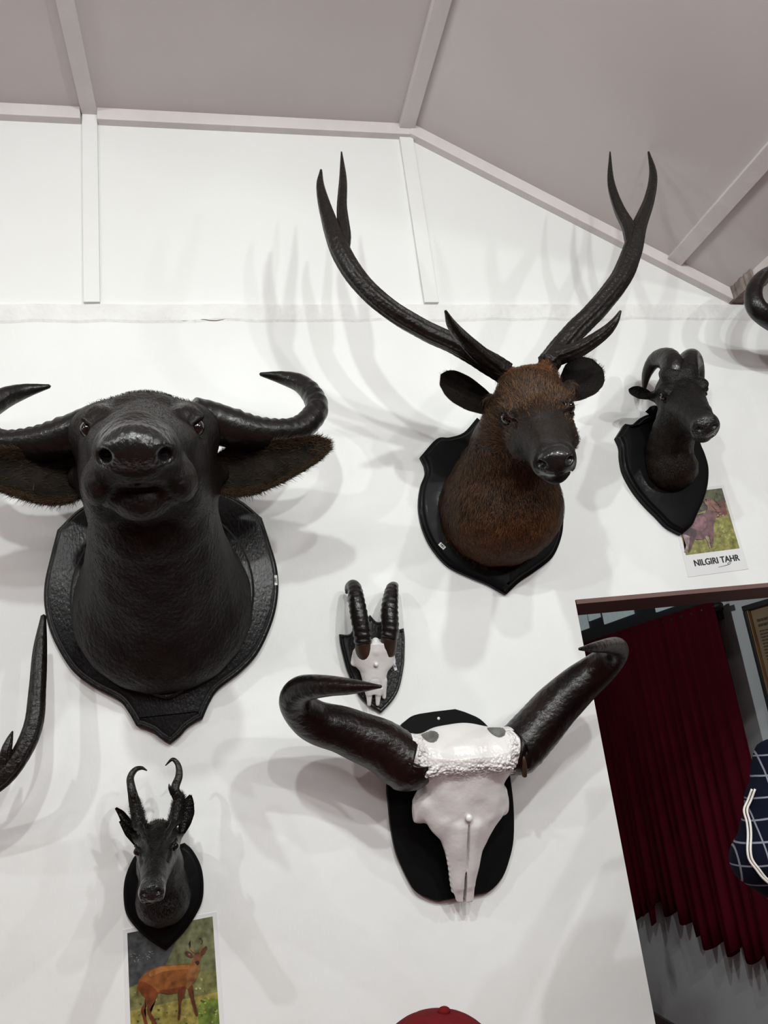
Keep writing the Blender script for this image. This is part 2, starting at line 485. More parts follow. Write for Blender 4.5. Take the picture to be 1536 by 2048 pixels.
def ear(base, tip, side, face, prof, cup=0.02, thick=0.006, ns=30, nt=18, bend=0.0):
    """cupped leaf-shaped ear; prof rows = (s, half-width up, half-width down); face = open side"""
    base = np.array(base, float); tip = np.array(tip, float); ax = tip - base; L = np.linalg.norm(ax); ax /= L
    side = np.array(side, float); side -= ax * side.dot(ax); side /= np.linalg.norm(side)
    face = np.cross(ax, side) if np.dot(np.cross(ax, side), face) > 0 else -np.cross(ax, side)
    pr = np.array(prof); V = []; ss = np.linspace(0, 1, 61); kk = np.ones(9) / 9
    sm_ = [np.convolve(np.pad(np.interp(ss, pr[:, 0], pr[:, c_]), 4, mode='reflect', reflect_type='odd'), kk, 'valid') for c_ in (1, 2)]
    for layer in (0, 1):
        for i in range(ns + 1):
            s = i / ns; up = max(0.001, np.interp(s, ss, sm_[0])); dn = max(0.001, np.interp(s, ss, sm_[1]))
            for j in range(nt + 1):
                t = -1 + 2 * j / nt
                o = up * t if t > 0 else dn * t
                dep = cup * (1 - t * t) * math.sin(math.pi * min(1, 0.25 + s * 0.75)) ** 0.7 if s < 1 else 0
                edge = (1 - abs(t) ** 6) * min(1, (1 - s) * 8)
                c = base + ax * L * s + side * o - face * (dep + layer * thick * edge + bend * s * s)
                V.append(c)
    Fc = []; w = nt + 1; K = (ns + 1) * w
    for i in range(ns):
        for j in range(nt):
            a = i * w + j
            Fc.append((a, a + 1, a + w + 1, a + w)); Fc.append((K + a, K + a + w, K + a + w + 1, K + a + 1))
    rim = [i * w for i in range(ns + 1)] + [ns * w + j for j in range(1, w)] + [i * w + nt for i in range(ns - 1, -1, -1)] + [j for j in range(nt - 1, 0, -1)]
    for a, b in zip(rim, rim[1:] + rim[:1]): Fc.append((a, b, K + b, K + a))
    bm = bmesh.new(); vs = [bm.verts.new(v) for v in V]
    for f in Fc:
        try: bm.faces.new([vs[i] for i in f])
        except ValueError: pass
    bmesh.ops.recalc_face_normals(bm, faces=bm.faces); bm.verts.index_update()
    Fc = np.array([[v.index for v in f.verts] for f in bm.faces]); bm.free()
    return np.array(V), Fc, rim

def eye_part(parent, c, r, look, iris='eye_brown'):
    c = np.array(c, float); V, Fc = sphere(c, r, 16, 10)
    e = obj('eye', V, Fc, iris, parent)
    look = np.array(look, float); look /= np.linalg.norm(look)
    a = np.cross(look, (0, 0, 1.0)); a /= np.linalg.norm(a); b = np.cross(a, look)
    V2, F2 = sphere(c + look * r * 0.62, (r * 0.55, r * 0.4, r * 0.5), 12, 8, axis=np.stack([a, look, b], 1))
    p = obj('pupil', V2, F2, 'eye_black', e)
    return e

def text_mesh(s, size, bold=0.0):
    cu = bpy.data.curves.new('lettering', 'FONT'); cu.body = s; cu.size = size; cu.offset = bold
    cu.align_x = 'CENTER'; cu.align_y = 'CENTER'; cu.extrude = 0.00015
    o = bpy.data.objects.new('tmp_text', cu); COL.objects.link(o)
    dg = bpy.context.evaluated_depsgraph_get(); me = bpy.data.meshes.new_from_object(o.evaluated_get(dg))
    V = np.array([v.co[:] for v in me.vertices]); Fc = [tuple(p.vertices) for p in me.polygons]
    bpy.data.objects.remove(o); bpy.data.curves.remove(cu); bpy.data.meshes.remove(me)
    return V, Fc

def wall_text(s, size, cx, y, cz, ang=0.0, bold=0.0, sx=1.0):
    V0, F0 = text_mesh(s, size); c, sn = math.cos(ang), math.sin(ang); out = []
    for i, (dx, dz) in enumerate(((0, 0), (bold, 0), (-bold, 0), (0, bold * 0.6), (0, -bold * 0.6)) if bold else ((0, 0),)):
        x = V0[:, 0] * sx + dx; z = V0[:, 1] + dz
        out.append((np.stack([cx + x * c - z * sn, y - V0[:, 2] - 0.00004 * i, cz + x * sn + z * c], 1), F0))
    return join(out)

def tag_part(parent, cx, y, cz, ang, w, h, s):
    c, sn = math.cos(ang), math.sin(ang)
    P = [(cx + a * w / 2 * c - b * h / 2 * sn, cz + a * w / 2 * sn + b * h / 2 * c) for a, b in ((-1, -1), (1, -1), (1, 1), (-1, 1))]
    t = obj('number_tag', *plate(P, [(0, 0), (0, 0.0012)], y), 'tag_white', parent, smooth=False, label='small white numbered tag')
    obj('lettering', *wall_text(s, h * 0.85, cx, y - 0.0018, cz, ang, bold=0.0004), 'ink_black', t, smooth=False)

# ---------------------------------------------------------------- materials
mat('wall_paint', (0.785, 0.795, 0.785), 0.55, col2=(0.745, 0.75, 0.74), nscale=3.0, bump=0.45, bscale=16.0, bdist=0.005, bstretch=(1, 1, 0.6))
mat('board_paint', (0.775, 0.785, 0.775), 0.5, col2=(0.75, 0.755, 0.745), nscale=2.0, bump=0.15, bscale=30.0, bdist=0.002)
mat('rough_plaster', (0.785, 0.79, 0.78), 0.6, col2=(0.72, 0.715, 0.70), nscale=12.0, bump=0.8, bscale=45.0, bdist=0.006)
mat('ceiling_paint', (0.60, 0.555, 0.545), 0.5, col2=(0.57, 0.525, 0.515), nscale=2.5, bump=0.12, bscale=60.0, bdist=0.002)
mat('ceiling_trim', (0.67, 0.625, 0.615), 0.45, col2=(0.62, 0.58, 0.57), nscale=9.0, bump=0.4, bscale=40.0, bdist=0.003)
mat('broken_wood', (0.16, 0.125, 0.11), 0.85, col2=(0.30, 0.25, 0.22), nscale=30.0, stretch=(1, 0.3, 1), bump=1.0, bscale=60.0, bdist=0.01)
mat('floor_carpet_red', (0.19, 0.035, 0.035), 0.8, col2=(0.15, 0.026, 0.026), nscale=30.0)  # unseen carpet, made redder to bounce pink fill upward
mat('hall_wall', (0.20, 0.13, 0.125), 0.8, col2=(0.17, 0.11, 0.105), nscale=3.0)
mat('lintel_brown', (0.16, 0.085, 0.075), 0.6, col2=(0.13, 0.07, 0.062), nscale=8.0)
mat('grey_wall', (0.62, 0.65, 0.66), 0.7, col2=(0.30, 0.31, 0.31), nscale=5.0, ramp=(0.58, 0.74), stretch=(1, 1, 0.5), ndetail=9)
mat('grey_skirting', (0.10, 0.08, 0.075), 0.6)
mat('curtain_red', (0.070, 0.0028, 0.0095), 0.9, col2=(0.050, 0.0018, 0.0065), nscale=9.0, stretch=(1, 1, 0.15), spec=0.08)
mat('dark_frame', (0.012, 0.012, 0.014), 0.5)
mat('pane_glass', (0.30, 0.36, 0.37), 0.25, col2=(0.22, 0.27, 0.27), nscale=40.0, emit=(0.62, 0.74, 0.74), emit_s=0.20)
mat('gilt', (0.55, 0.36, 0.20), 0.35, metallic=0.6)
mat('notice_paper', (0.30, 0.21, 0.12), 0.7, col2=(0.24, 0.165, 0.09), nscale=12.0)
mat('ink_black', (0.012, 0.011, 0.012), 0.6)
mat('ink_brown', (0.07, 0.05, 0.03), 0.7)
mat('tag_white', (0.66, 0.66, 0.65), 0.5)
mat('laminate', (0.74, 0.745, 0.75), 0.22, coat=0.5)
mat('shield_black', (0.0028, 0.0030, 0.0032), 0.36, col2=(0.0050, 0.0054, 0.0058), nscale=20.0, coat=0.22, bump=0.55, bscale=190.0, bdist=0.0025, bstretch=(1, 1, 0.55), spec=0.26)
mat('shield_matt', (0.0014, 0.0015, 0.0016), 0.5, coat=0.02, bump=0.15, bscale=60.0, bdist=0.002, spec=0.12)
mat('hide_black', (0.0040, 0.0026, 0.0023), 0.48, col2=(0.0085, 0.0054, 0.0045), nscale=35.0, stretch=(1, 1, 0.5), coat=0.03, bump=0.8, bscale=110.0, bdist=0.005, bstretch=(1, 1, 0.5), spec=0.22, gloss=True)

mat('horn_black', (0.0042, 0.0037, 0.0036), 0.36, col2=(0.0080, 0.0062, 0.0056), nscale=25.0, coat=0.25, bump=0.5, bscale=70.0, bdist=0.004, spec=0.28)
mat('horn_gaur', (0.0028, 0.0021, 0.0021), 0.36, col2=(0.0085, 0.0026, 0.0024), nscale=9.0, coat=0.2, bump=0.6, bscale=60.0, bdist=0.005, spec=0.22)
mat('antler_dark', (0.0042, 0.0032, 0.0030), 0.42, col2=(0.0090, 0.0062, 0.0048), nscale=40.0, coat=0.2, bump=0.8, bscale=110.0, bdist=0.004, spec=0.25)
mat('ear_inner', (0.0030, 0.0022, 0.0018), 0.75, col2=(0.012, 0.0085, 0.0055), nscale=18.0, bump=0.5, bscale=80.0, bdist=0.003, spec=0.12)
mat('ear_fur', (0.0060, 0.0042, 0.0030), 0.6, col2=(0.060, 0.035, 0.017), attr='shade', spec=0.2)
mat('buffalo_hair', (0.0026, 0.0018, 0.0015), 0.5, col2=(0.011, 0.0072, 0.0053), attr='shade', spec=0.18)
mat('sambar_skin', (0.0095, 0.0050, 0.0032), 0.5, col2=(0.018, 0.0088, 0.0048), nscale=14.0, bump=0.6, bscale=120.0, bdist=0.004, spec=0.22, gloss=True, darkcol=(0.0048, 0.0036, 0.0032))
mat('sambar_fur', (0.0085, 0.0048, 0.0032), 0.55, col2=(0.105, 0.052, 0.0245), attr='shade', spec=0.2)
mat('sambar_face_fur', (0.0055, 0.0040, 0.0034), 0.5, col2=(0.042, 0.025, 0.0165), attr='shade', spec=0.22)
mat('sambar_chest_fur', (0.040, 0.0170, 0.0070), 0.55, col2=(0.19, 0.075, 0.026), attr='shade', spec=0.2)
mat('sambar_ear', (0.0038, 0.0027, 0.0022), 0.7, col2=(0.0080, 0.0053, 0.0039), nscale=20.0, bump=0.4, bscale=90.0, spec=0.15)
mat('tahr_skin', (0.0034, 0.0030, 0.0027), 0.45, col2=(0.0068, 0.0058, 0.0052), nscale=30.0, coat=0.03, bump=1.0, bscale=150.0, bdist=0.004, spec=0.2, gloss=True)
mat('tahr_fur', (0.0085, 0.0055, 0.0040), 0.6, col2=(0.045, 0.021, 0.009), attr='shade', spec=0.2)
mat('muntjac_skin', (0.0020, 0.0017, 0.0016), 0.38, col2=(0.0042, 0.0033, 0.0030), nscale=40.0, coat=0.10, bump=0.9, bscale=170.0, bdist=0.003, spec=0.2, gloss=True)
mat('muntjac_fur', (0.0036, 0.0029, 0.0026), 0.5, col2=(0.014, 0.010, 0.0085), attr='shade', spec=0.2)
mat('muntjac_neck_fur', (0.010, 0.0088, 0.0080), 0.6, col2=(0.050, 0.042, 0.037), attr='shade', spec=0.2)
mat('bone_white', (0.70, 0.675, 0.665), 0.38, col2=(0.64, 0.61, 0.60), nscale=14.0, coat=0.25, bump=0.45, bscale=38.0, bdist=0.004)
mat('bone_grey', (0.17, 0.17, 0.155), 0.7, col2=(0.10, 0.095, 0.085), nscale=40.0, bump=0.6, bscale=80.0)
mat('horn_core_brown', (0.045, 0.021, 0.010), 0.5, col2=(0.024, 0.012, 0.007), nscale=25.0, coat=0.15, bump=0.4, bscale=60.0, spec=0.3)
mat('eye_brown', (0.010, 0.0045, 0.0034), 0.12, coat=0.8)
mat('eye_black', (0.004, 0.004, 0.004), 0.08, coat=0.8)
mat('steel', (0.45, 0.44, 0.43), 0.35, metallic=0.9)
mat('cap_red', (0.105, 0.004, 0.006), 0.9, col2=(0.090, 0.003, 0.005), nscale=60.0, bump=0.2, bscale=300.0, bdist=0.001, spec=0.15)
mat('skin', (0.24, 0.125, 0.075), 0.5, col2=(0.21, 0.105, 0.06), nscale=15.0)
mat('hair_black', (0.01, 0.009, 0.008), 0.5, bump=0.5, bscale=150.0)
mat('shirt_plain', (0.10, 0.11, 0.14), 0.8)
mat('trousers', (0.03, 0.034, 0.045), 0.8)
mat('seam_white', (0.55, 0.52, 0.48), 0.7)
mat('phone_black', (0.01, 0.01, 0.011), 0.25)
mat('lamp_body', (0.8, 0.8, 0.8), 0.4)
mat('lamp_tube', (0.9, 0.9, 0.9), 0.4, emit=(1, 0.98, 0.95), emit_s=4.0)
print_mat('photo_print')

def crest_mat():
    """white gloss paint over bone; knobbly where the attribute 'knob' is high"""
    m = mat('bone_crest', (0.70, 0.675, 0.665), 0.36, col2=(0.64, 0.61, 0.60), nscale=14.0, coat=0.25, bump=0.45, bscale=38.0, bdist=0.004)
    N = m.node_tree.nodes; L = m.node_tree.links; b = N['Principled BSDF']
    old = next(n for n in N if n.type == 'BUMP')
    tc = next(n for n in N if n.type == 'TEX_COORD')
    vo = N.new('ShaderNodeTexVoronoi'); vo.feature = 'SMOOTH_F1'; vo.inputs['Scale'].default_value = 150.0; vo.inputs['Smoothness'].default_value = 0.35
    L.new(tc.outputs['Object'], vo.inputs['Vector'])
    a = N.new('ShaderNodeAttribute'); a.attribute_name = 'knob'
    mu = N.new('ShaderNodeMath'); mu.operation = 'MULTIPLY'; L.new(vo.outputs['Distance'], mu.inputs[0]); L.new(a.outputs['Fac'], mu.inputs[1])
    b2 = N.new('ShaderNodeBump'); b2.invert = True; b2.inputs['Strength'].default_value = 1.0; b2.inputs['Distance'].default_value = 0.006
    L.new(mu.outputs[0], b2.inputs['Height']); L.new(old.outputs['Normal'], b2.inputs['Normal'])
    L.new(b2.outputs['Normal'], b.inputs['Normal']); L.new(b2.outputs['Normal'], b.inputs['Coat Normal'])
crest_mat()

def plaid_mat():
    m = bpy.data.materials.new('plaid_cloth'); m.use_nodes = True
    nt = m.node_tree; N = nt.nodes; L = nt.links; b = N['Principled BSDF']; b.inputs['Roughness'].default_value = 0.9; b.inputs['Specular IOR Level'].default_value = 0.08
    tc = N.new('ShaderNodeTexCoord'); sp = N.new('ShaderNodeSeparateXYZ')
    nz = N.new('ShaderNodeTexNoise'); nz.inputs['Scale'].default_value = 7.0
    wob = N.new('ShaderNodeVectorMath'); wob.operation = 'MULTIPLY_ADD'; wob.inputs[1].default_value = (0.010, 0.010, 0.014)
    L.new(tc.outputs['Object'], nz.inputs['Vector']); L.new(nz.outputs['Color'], wob.inputs[0]); L.new(tc.outputs['Object'], wob.inputs[2])
    L.new(wob.outputs['Vector'], sp.inputs['Vector'])
    def lines(sock, period, width, off):
        a = N.new('ShaderNodeMath'); a.operation = 'ADD'; a.inputs[1].default_value = off; L.new(sock, a.inputs[0])
        d = N.new('ShaderNodeMath'); d.operation = 'PINGPONG'; d.inputs[1].default_value = period / 2; L.new(a.outputs[0], d.inputs[0])
        c = N.new('ShaderNodeMath'); c.operation = 'LESS_THAN'; c.inputs[1].default_value = width / 2; L.new(d.outputs[0], c.inputs[0])
        return c.outputs[0]
    h = lines(sp.outputs['Z'], 0.034, 0.0028, 0.004); rx_ = N.new('ShaderNodeVectorMath'); rx_.operation = 'DOT_PRODUCT'; rx_.inputs[1].default_value = (0.9, -0.45, 0.0); L.new(wob.outputs['Vector'], rx_.inputs[0])
    v = lines(rx_.outputs['Value'], 0.046, 0.0028, 0.012)
    mx = N.new('ShaderNodeMath'); mx.operation = 'MAXIMUM'; L.new(h, mx.inputs[0]); L.new(v, mx.inputs[1])
    mc = N.new('ShaderNodeMix'); mc.data_type = 'RGBA'; mc.inputs['A'].default_value = (0.0030, 0.0040, 0.0110, 1); mc.inputs['B'].default_value = (0.16, 0.16, 0.19, 1)
    L.new(mx.outputs[0], mc.inputs['Factor']); L.new(mc.outputs['Result'], b.inputs['Base Color'])
    MATS['plaid_cloth'] = m
plaid_mat()

# ---------------------------------------------------------------- room shell
Z_C = 3.53          # flat ceiling
X_RIDGE = 0.705     # where the ceiling starts to slope down
X_EAVE, Z_EAVE = 1.74, 2.885
Z_LEDGE = 2.865
YB = -4.2; XL = -3.0; XR = 4.2
DX0, DX1, DZ = 0.97, 1.95, 1.913

# lower wall with the door opening (0.24 thick)
parts = [box(XL, DX0, 0, 0.24, 0, Z_LEDGE - 0.02), box(DX0, DX1, 0, 0.24, DZ, Z_LEDGE - 0.02), box(DX1, XR, 0, 0.24, 0, Z_LEDGE - 0.02)]
struct('wall_back', *join(parts), 'wall_paint')
struct('wall_back_upper', *box(XL, XR, 0.004, 0.12, Z_LEDGE - 0.02, 3.8), 'board_paint')
# rough plaster band on top of the masonry
n = 120; xs = np.linspace(XL, XR, n); V = []; Fc = []
for x in xs:
    a = 0.004 * math.sin(x * 31) * math.sin(x * 7.3 + 1) + 0.002 * math.sin(x * 90)
    for (y, z) in ((0.0, Z_LEDGE - 0.062 + a), (-0.0035, Z_LEDGE - 0.054 + a), (-0.006, Z_LEDGE - 0.006 + a * 0.4), (0.004, Z_LEDGE + a * 0.3)):
        V.append((x, y, z))
for i in range(n - 1):
    for j in range(3): Fc.append((i * 4 + j, (i + 1) * 4 + j, (i + 1) * 4 + j + 1, i * 4 + j + 1))
struct('trim_1', V, Fc, 'rough_plaster', smooth=False)
# thin crack under the band
crk = [(205, 631), (235, 636), (262, 634), (300, 640), (330, 637), (368, 642), (400, 639), (432, 641), (470, 635), (505, 634)]
cp = np.array([at(a, b, -0.0015) for a, b in crk]); cp[:, 1] = -0.0015
struct('trim_2', *tube(cp, [0.0004, 0.001, 0.0022, 0.0012, 0.0025, 0.0014, 0.0022, 0.0012, 0.0008, 0.0004], seg=6, sub=3), 'broken_wood', smooth=True)
# flat cover strips on the upper wall
for i, (x, w) in enumerate(((-0.307, 0.044), (0.683, 0.046))):
    o = struct('trim_%d' % (3 + i), *box(x - w / 2, x + w / 2, -0.008, 0.005, Z_LEDGE, Z_C), 'board_paint'); bevel(o, 0.0015)

# ceiling: flat part, sloping part and low part beyond the eave
struct('ceiling', *box(XL, X_RIDGE, YB, 0.12, Z_C, Z_C + 0.03), 'ceiling_paint')
V = [(X_RIDGE, YB, Z_C), (X_EAVE, YB, Z_EAVE + 0.02), (X_EAVE, 0.12, Z_EAVE + 0.02), (X_RIDGE, 0.12, Z_C)]
V += [(x, y, z + 0.035) for x, y, z in V]
struct('ceiling_slope', V, [(0, 3, 2, 1), (4, 5, 6, 7), (0, 1, 5, 4), (1, 2, 6, 5), (2, 3, 7, 6), (3, 0, 4, 7)], 'ceiling_paint')
struct('ceiling_low', *box(X_EAVE + 0.02, XR, YB, 0.24, 3.02, 3.06), 'ceiling_paint')
sl = np.array([X_EAVE - X_RIDGE, 0, Z_EAVE + 0.02 - Z_C]); sl /= np.linalg.norm(sl); sn = np.array([-sl[2], 0, sl[0]])
k = 5
def trim(vf, material='ceiling_trim', b=0.002):
    global k
    o = struct('trim_%d' % k, *vf, material); k += 1
    if b: bevel(o, b)
    return o
# cornice along the wall: flat run (two pieces) and sloping run
trim(box(XL, -0.332, -0.022, 0.006, Z_C - 0.042, Z_C + 0.004))
trim(box(-0.284, X_RIDGE + 0.012, -0.022, 0.006, Z_C - 0.042, Z_C + 0.004))
a = np.array([X_RIDGE + 0.005, -0.009, Z_C]) - sn * 0.020; b = np.array([X_EAVE + 0.01, -0.009, Z_EAVE + 0.02]) - sn * 0.020
trim(bar(a, b, 0.03, 0.046, up=sn))
# cover strips under the ceiling, running into the room
trim(box(-0.330, -0.284, YB, 0.0, Z_C - 0.014, Z_C + 0.004))
trim(box(-1.33, -1.284, YB, 0.0, Z_C - 0.014, Z_C + 0.004))
trim(box(X_RIDGE - 0.045, X_RIDGE + 0.006, YB, 0.0, Z_C - 0.020, Z_C + 0.01))
m0 = np.array([X_RIDGE, 0, Z_C]) + sl * 0.985
trim(bar(m0 + np.array([0, 0.0, 0]) - sn * 0.006, m0 + np.array([0, YB, 0]) - sn * 0.006, 0.052, 0.020, up=sn))
# eave beam: painted run, and the broken end at the wall
trim(box(X_EAVE - 0.005, X_EAVE + 0.05, YB, -0.115, Z_EAVE - 0.012, Z_EAVE + 0.16), 'ceiling_trim')
n = 14; V = []; Fc = []
for i in range(n):
    y = -0.128 + 0.128 * i / (n - 1)
    w = [random.uniform(-0.003, 0.003) for _ in range(4)]
    V += [(X_EAVE - 0.012 + w[0], y, Z_EAVE - 0.02 + w[1] * 0.6), (X_EAVE + 0.045, y, Z_EAVE - 0.02 + w[2] * 0.6), (X_EAVE + 0.045, y, Z_EAVE + 0.15), (X_EAVE - 0.014 + w[3], y, Z_EAVE + 0.06)]
for i in range(n - 1):
    for j in range(4):
        l = (j + 1) % 4; Fc.append((i * 4 + j, i * 4 + l, (i + 1) * 4 + l, (i + 1) * 4 + j))
Fc += [(3, 2, 1, 0), ((n - 1) * 4, (n - 1) * 4 + 1, (n - 1) * 4 + 2, (n - 1) * 4 + 3)]
trim((np.array(V), Fc), 'broken_wood', 0)

struct('floor', *box(XL, XR, YB, 3.2, -0.05, 0), 'floor_carpet_red')
struct('wall_left', *box(XL - 0.1, XL, YB, 0.24, 0, 3.6), 'hall_wall')
struct('wall_right', *box(XR, XR + 0.1, YB, 0.24, 0, 3.6), 'hall_wall')
struct('wall_front', *box(XL, XR, YB - 0.1, YB, 0, 3.6), 'hall_wall')

# door head lining, and the small room behind
o = struct('door_1', *box(DX0 + 0.002, DX1, -0.004, 0.23, DZ - 0.012, DZ + 0.0005), 'lintel_brown')
XS = 2.12
struct('wall_side_room', *box(XS, XS + 0.1, 0.24, 3.2, 0, 2.9), 'grey_wall')
struct('wall_end_room', *box(0.3, XS, 3.0, 3.1, 0, 2.9), 'grey_wall')
struct('wall_inner_room', *box(0.2, 0.3, 0.24, 3.1, 0, 2.9), 'grey_wall')
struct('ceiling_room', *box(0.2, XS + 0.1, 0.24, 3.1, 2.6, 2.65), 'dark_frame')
struct('baseboard_side', *box(XS - 0.015, XS, 0.24, 3.0, 0, 0.06), 'grey_skirting')
# high window over the curtain: dark frame with separate panes
wp = [((1152, 1222), (1171, 1222), (1176, 1262)), ((1174, 1217), (1197, 1217), (1200, 1240)), ((1203, 1215), (1265, 1215), (1266, 1240)), ((1308, 1200), (1392, 1196), (1392, 1212))]
win = struct('window_1', *box(XS - 0.025, XS - 0.001, 0.98, 2.95, 1.93, 2.60), 'dark_frame')
for (A, B, Cc) in wp:
    p0 = at(*A, X=XS - 0.03); p1 = at(*B, X=XS - 0.03); pz = at((A[0] + B[0]) / 2, Cc[1], X=XS - 0.03)
    y0, y1 = sorted((p0[1], p1[1]))
    if y1 > 2.93: y1 = 2.93
    obj('pane', *box(XS - 0.034, XS - 0.024, y0, y1, pz[2], pz[2] + 0.20 if A[0] > 1180 else pz[2] + 0.12), 'pane_glass', win, smooth=False)

# ================================================================ water buffalo head
def px_half(pts, Y, x0, mirror_from):
    """outline half from photo positions; returned as right half"""
    H = np.array([at(a, b, Y)[[0, 2]] for a, b in pts])
    if mirror_from == 'L': H[:, 0] = 2 * x0 - H[:, 0]
    return H

x0 = -0.138
buf = thing('buffalo_head_mount', 'big black water buffalo head with wide ears and curved horns on shield plaque', 'trophy', (x0, 0, 2.0))
H = px_half([(478, 997), (524, 1034), (538, 1077), (554, 1132), (557, 1182), (547, 1237), (519, 1301), (483, 1342), (437, 1378), (419, 1405), (405, 1437), (394, 1442), (374, 1456), (360, 1472), (346, 1487)], -0.025, x0, 'R')
H[-1, 0] = x0
H = np.vstack([[x0, H[0, 1] + 0.06], [x0 + 0.12, H[0, 1] + 0.035], H])
S = smooth_outline(mirror_half(H, x0), corners=(3, 12, 13, 16, 19, 20, 29), n=5)
STEP = [(0, 0), (0, 0.016), (0.006, 0.021), (0.009, 0.021), (0.014, 0.028), (0.02, 0.030)]
sharp(obj('shield', *plate(S, STEP), 'shield_black', buf))
# raised backing block round the neck
ang = np.linspace(0, 2 * np.pi, 72, endpoint=False)
bx = x0 + 0.222 * np.sin(ang); bz = 2.015 + 0.235 * np.cos(ang)
low = np.cos(ang) < 0
bz = np.where(low, 2.015 - 0.235 * np.abs(np.cos(ang)) ** 1.0 - 0.025 * np.maximum(0, -np.cos(ang)) ** 8, bz)
bx = np.where(low, x0 + 0.222 * np.sign(np.sin(ang)) * np.abs(np.sin(ang)) ** (1 + 0.35 * np.abs(np.cos(ang))), bx)
sharp(obj('backing_block', *plate(np.stack([bx, bz], 1), [(0, 0), (0, 0.012), (0.006, 0.018)], y0=-0.030), 'shield_black', buf))

O = np.array([x0, -0.45, 2.292]); R, L = head_frame(O, (x0 + 0.012, -0.775, 2.128))
sc = Sculpt((x0 - 0.30, -0.86, 1.74), (x0 + 0.30, -0.045, 2.48), 0.0046)
# neck
sc.cone((x0, -0.02, 2.00), (x0, -0.30, 2.13), 0.205, 0.135, 0.03)
sc.ell((x0, -0.06, 1.97), (0.205, 0.10, 0.20), 0.05)
sc.cone((x0, -0.24, 2.20), (x0, -0.38, 2.25), 0.135, 0.12, 0.04)
# head
sc.frame(O, R)
sc.ell((0, -0.075, -0.040), (0.146, 0.125, 0.104), 0.03)                      # cranium
sc.loft([-0.10, 0.0, 0.10, 0.20, 0.28, 0.335], [0.124, 0.122, 0.108, 0.084, 0.070, 0.052], [0.11, 0.10, 0.088, 0.072, 0.058, 0.040],
                 [-0.075, -0.068, -0.058, -0.045, -0.036, -0.03], 2.3, 0.03)
sc.cone((0, -0.10, -0.125), (0, 0.20, -0.110), 0.105, 0.050, 0.03)              # lower jaw
sc.ell((0, 0.236, -0.124), (0.052, 0.058, 0.042), 0.012)                        # chin
sc.ell((0, 0.298, -0.036), (0.072, 0.050, 0.048), 0.02)                        # muzzle
sc.ell((0, 0.335, -0.024), (0.056, 0.030, 0.035), 0.012)                       # nose pad
sc.cone((0, 0.05, 0.004), (0, 0.27, -0.012), 0.040, 0.040, 0.035)               # nasal ridge
sc.ell((0, 0.292, -0.076), (0.060, 0.034, 0.020), 0.015)                       # upper lip
sc.frame(O, R, sym=True)
sc.ell((0.065, 0.244, -0.094), (0.038, 0.052, 0.042), 0.022)                    # lip flare
sc.ell((0.084, -0.005, 0.016), (0.032, 0.052, 0.026), 0.018)                   # brow
sc.ell((0.108, -0.10, -0.025), (0.052, 0.055, 0.058), 0.035)                      # horn root
sc.cone((0.080, -0.11, -0.135), (0.150, -0.165, -0.128), 0.068, 0.030, 0.05)   # ear root
sc.ell((0.082, 0.02, -0.125), (0.045, 0.12, 0.075), 0.04)                         # cheek
sc.cut_ell((0.121, 0.020, -0.010), (0.020, 0.026, 0.019), 0.012)               # eye socket
sc.add_line([(0.098, 0.050, 0.002), (0.112, 0.040, 0.014), (0.116, 0.018, 0.016), (0.116, -0.006, 0.008)], [0.004, 0.006, 0.006, 0.005], 0.006)
sc.add_line([(0.098, 0.050, -0.010), (0.110, 0.038, -0.026), (0.114, 0.016, -0.030), (0.116, -0.006, -0.018)], [0.003, 0.0045, 0.0045, 0.004], 0.006)
sc.cut_ell((0.049, 0.345, -0.036), (0.013, 0.030, 0.012), 0.008)               # nostril
sc.cut_line([(0.0, 0.318, -0.084), (0.026, 0.308, -0.092), (0.050, 0.288, -0.112), (0.066, 0.258, -0.132), (0.078, 0.220, -0.140)], 0.0042, 0.004)  # mouth
sc.frame()
sc.relief(lambda P, Q: np.sin(P[:, 0] * 61) * np.sin(P[:, 1] * 53 + 1) * np.sin(P[:, 2] * 57 + 2) * 0.0022)
Vb, Fb = sc.mesh(1)
hd = obj('head', Vb, Fb, 'hide_black', buf)
q = (Vb - O) @ R
gl = sstep(q[:, 1], 0.285, 0.315) * sstep(q[:, 2], -0.066, -0.050) * (1 - sstep(np.abs(q[:, 0]), 0.050, 0.068))
gl = np.maximum(gl, 0.8 * np.exp(-((np.abs(q[:, 0]) - 0.074) / 0.018) ** 2 - ((q[:, 1] - 0.018) / 0.022) ** 2) * (q[:, 2] > 0.0))
set_attr(hd, 'gloss', gl)
for s in (-1, 1):
    c = loc(O, R, (s * 0.105, 0.021, -0.009))
    eye_part(buf, c, 0.019, R @ np.array([s * 0.75, 0.55, -0.1]))
def ridge(amp, freq, lo=0.0, hi=0.8):
    def f(th, s, t):
        e = amp * (0.5 + 0.5 * math.sin(s * freq)) * (1 if lo < t < hi else 0.25)
        return 1 + e * (0.6 + 0.4 * np.cos(th)) + 0.012 * np.sin(th * 3 + s * 40)
    return f
hornR = [(x0 + 0.095, -0.33, 2.355), (x0 + 0.135, -0.315, 2.350), (x0 + 0.24, -0.29, 2.328), (x0 + 0.335, -0.27, 2.340), (x0 + 0.392, -0.25, 2.395), (x0 + 0.396, -0.23, 2.445), (x0 + 0.370, -0.21, 2.495), (x0 + 0.325, -0.19, 2.525), (x0 + 0.270, -0.18, 2.542)]
hr = [0.054, 0.054, 0.045, 0.036, 0.034, 0.031, 0.026, 0.018, 0.005]
obj('horn', *tube(hornR, hr, 24, 9, ridge(0.09, 260, 0.15, 0.75), flat=0.85), 'horn_black', buf)
hornL = [(x0 - (p[0] - x0) * 1.0 + (0.028 if i > 5 else 0.01), p[1], p[2] + (-0.006 if i < 5 else -0.022)) for i, p in enumerate(hornR)]
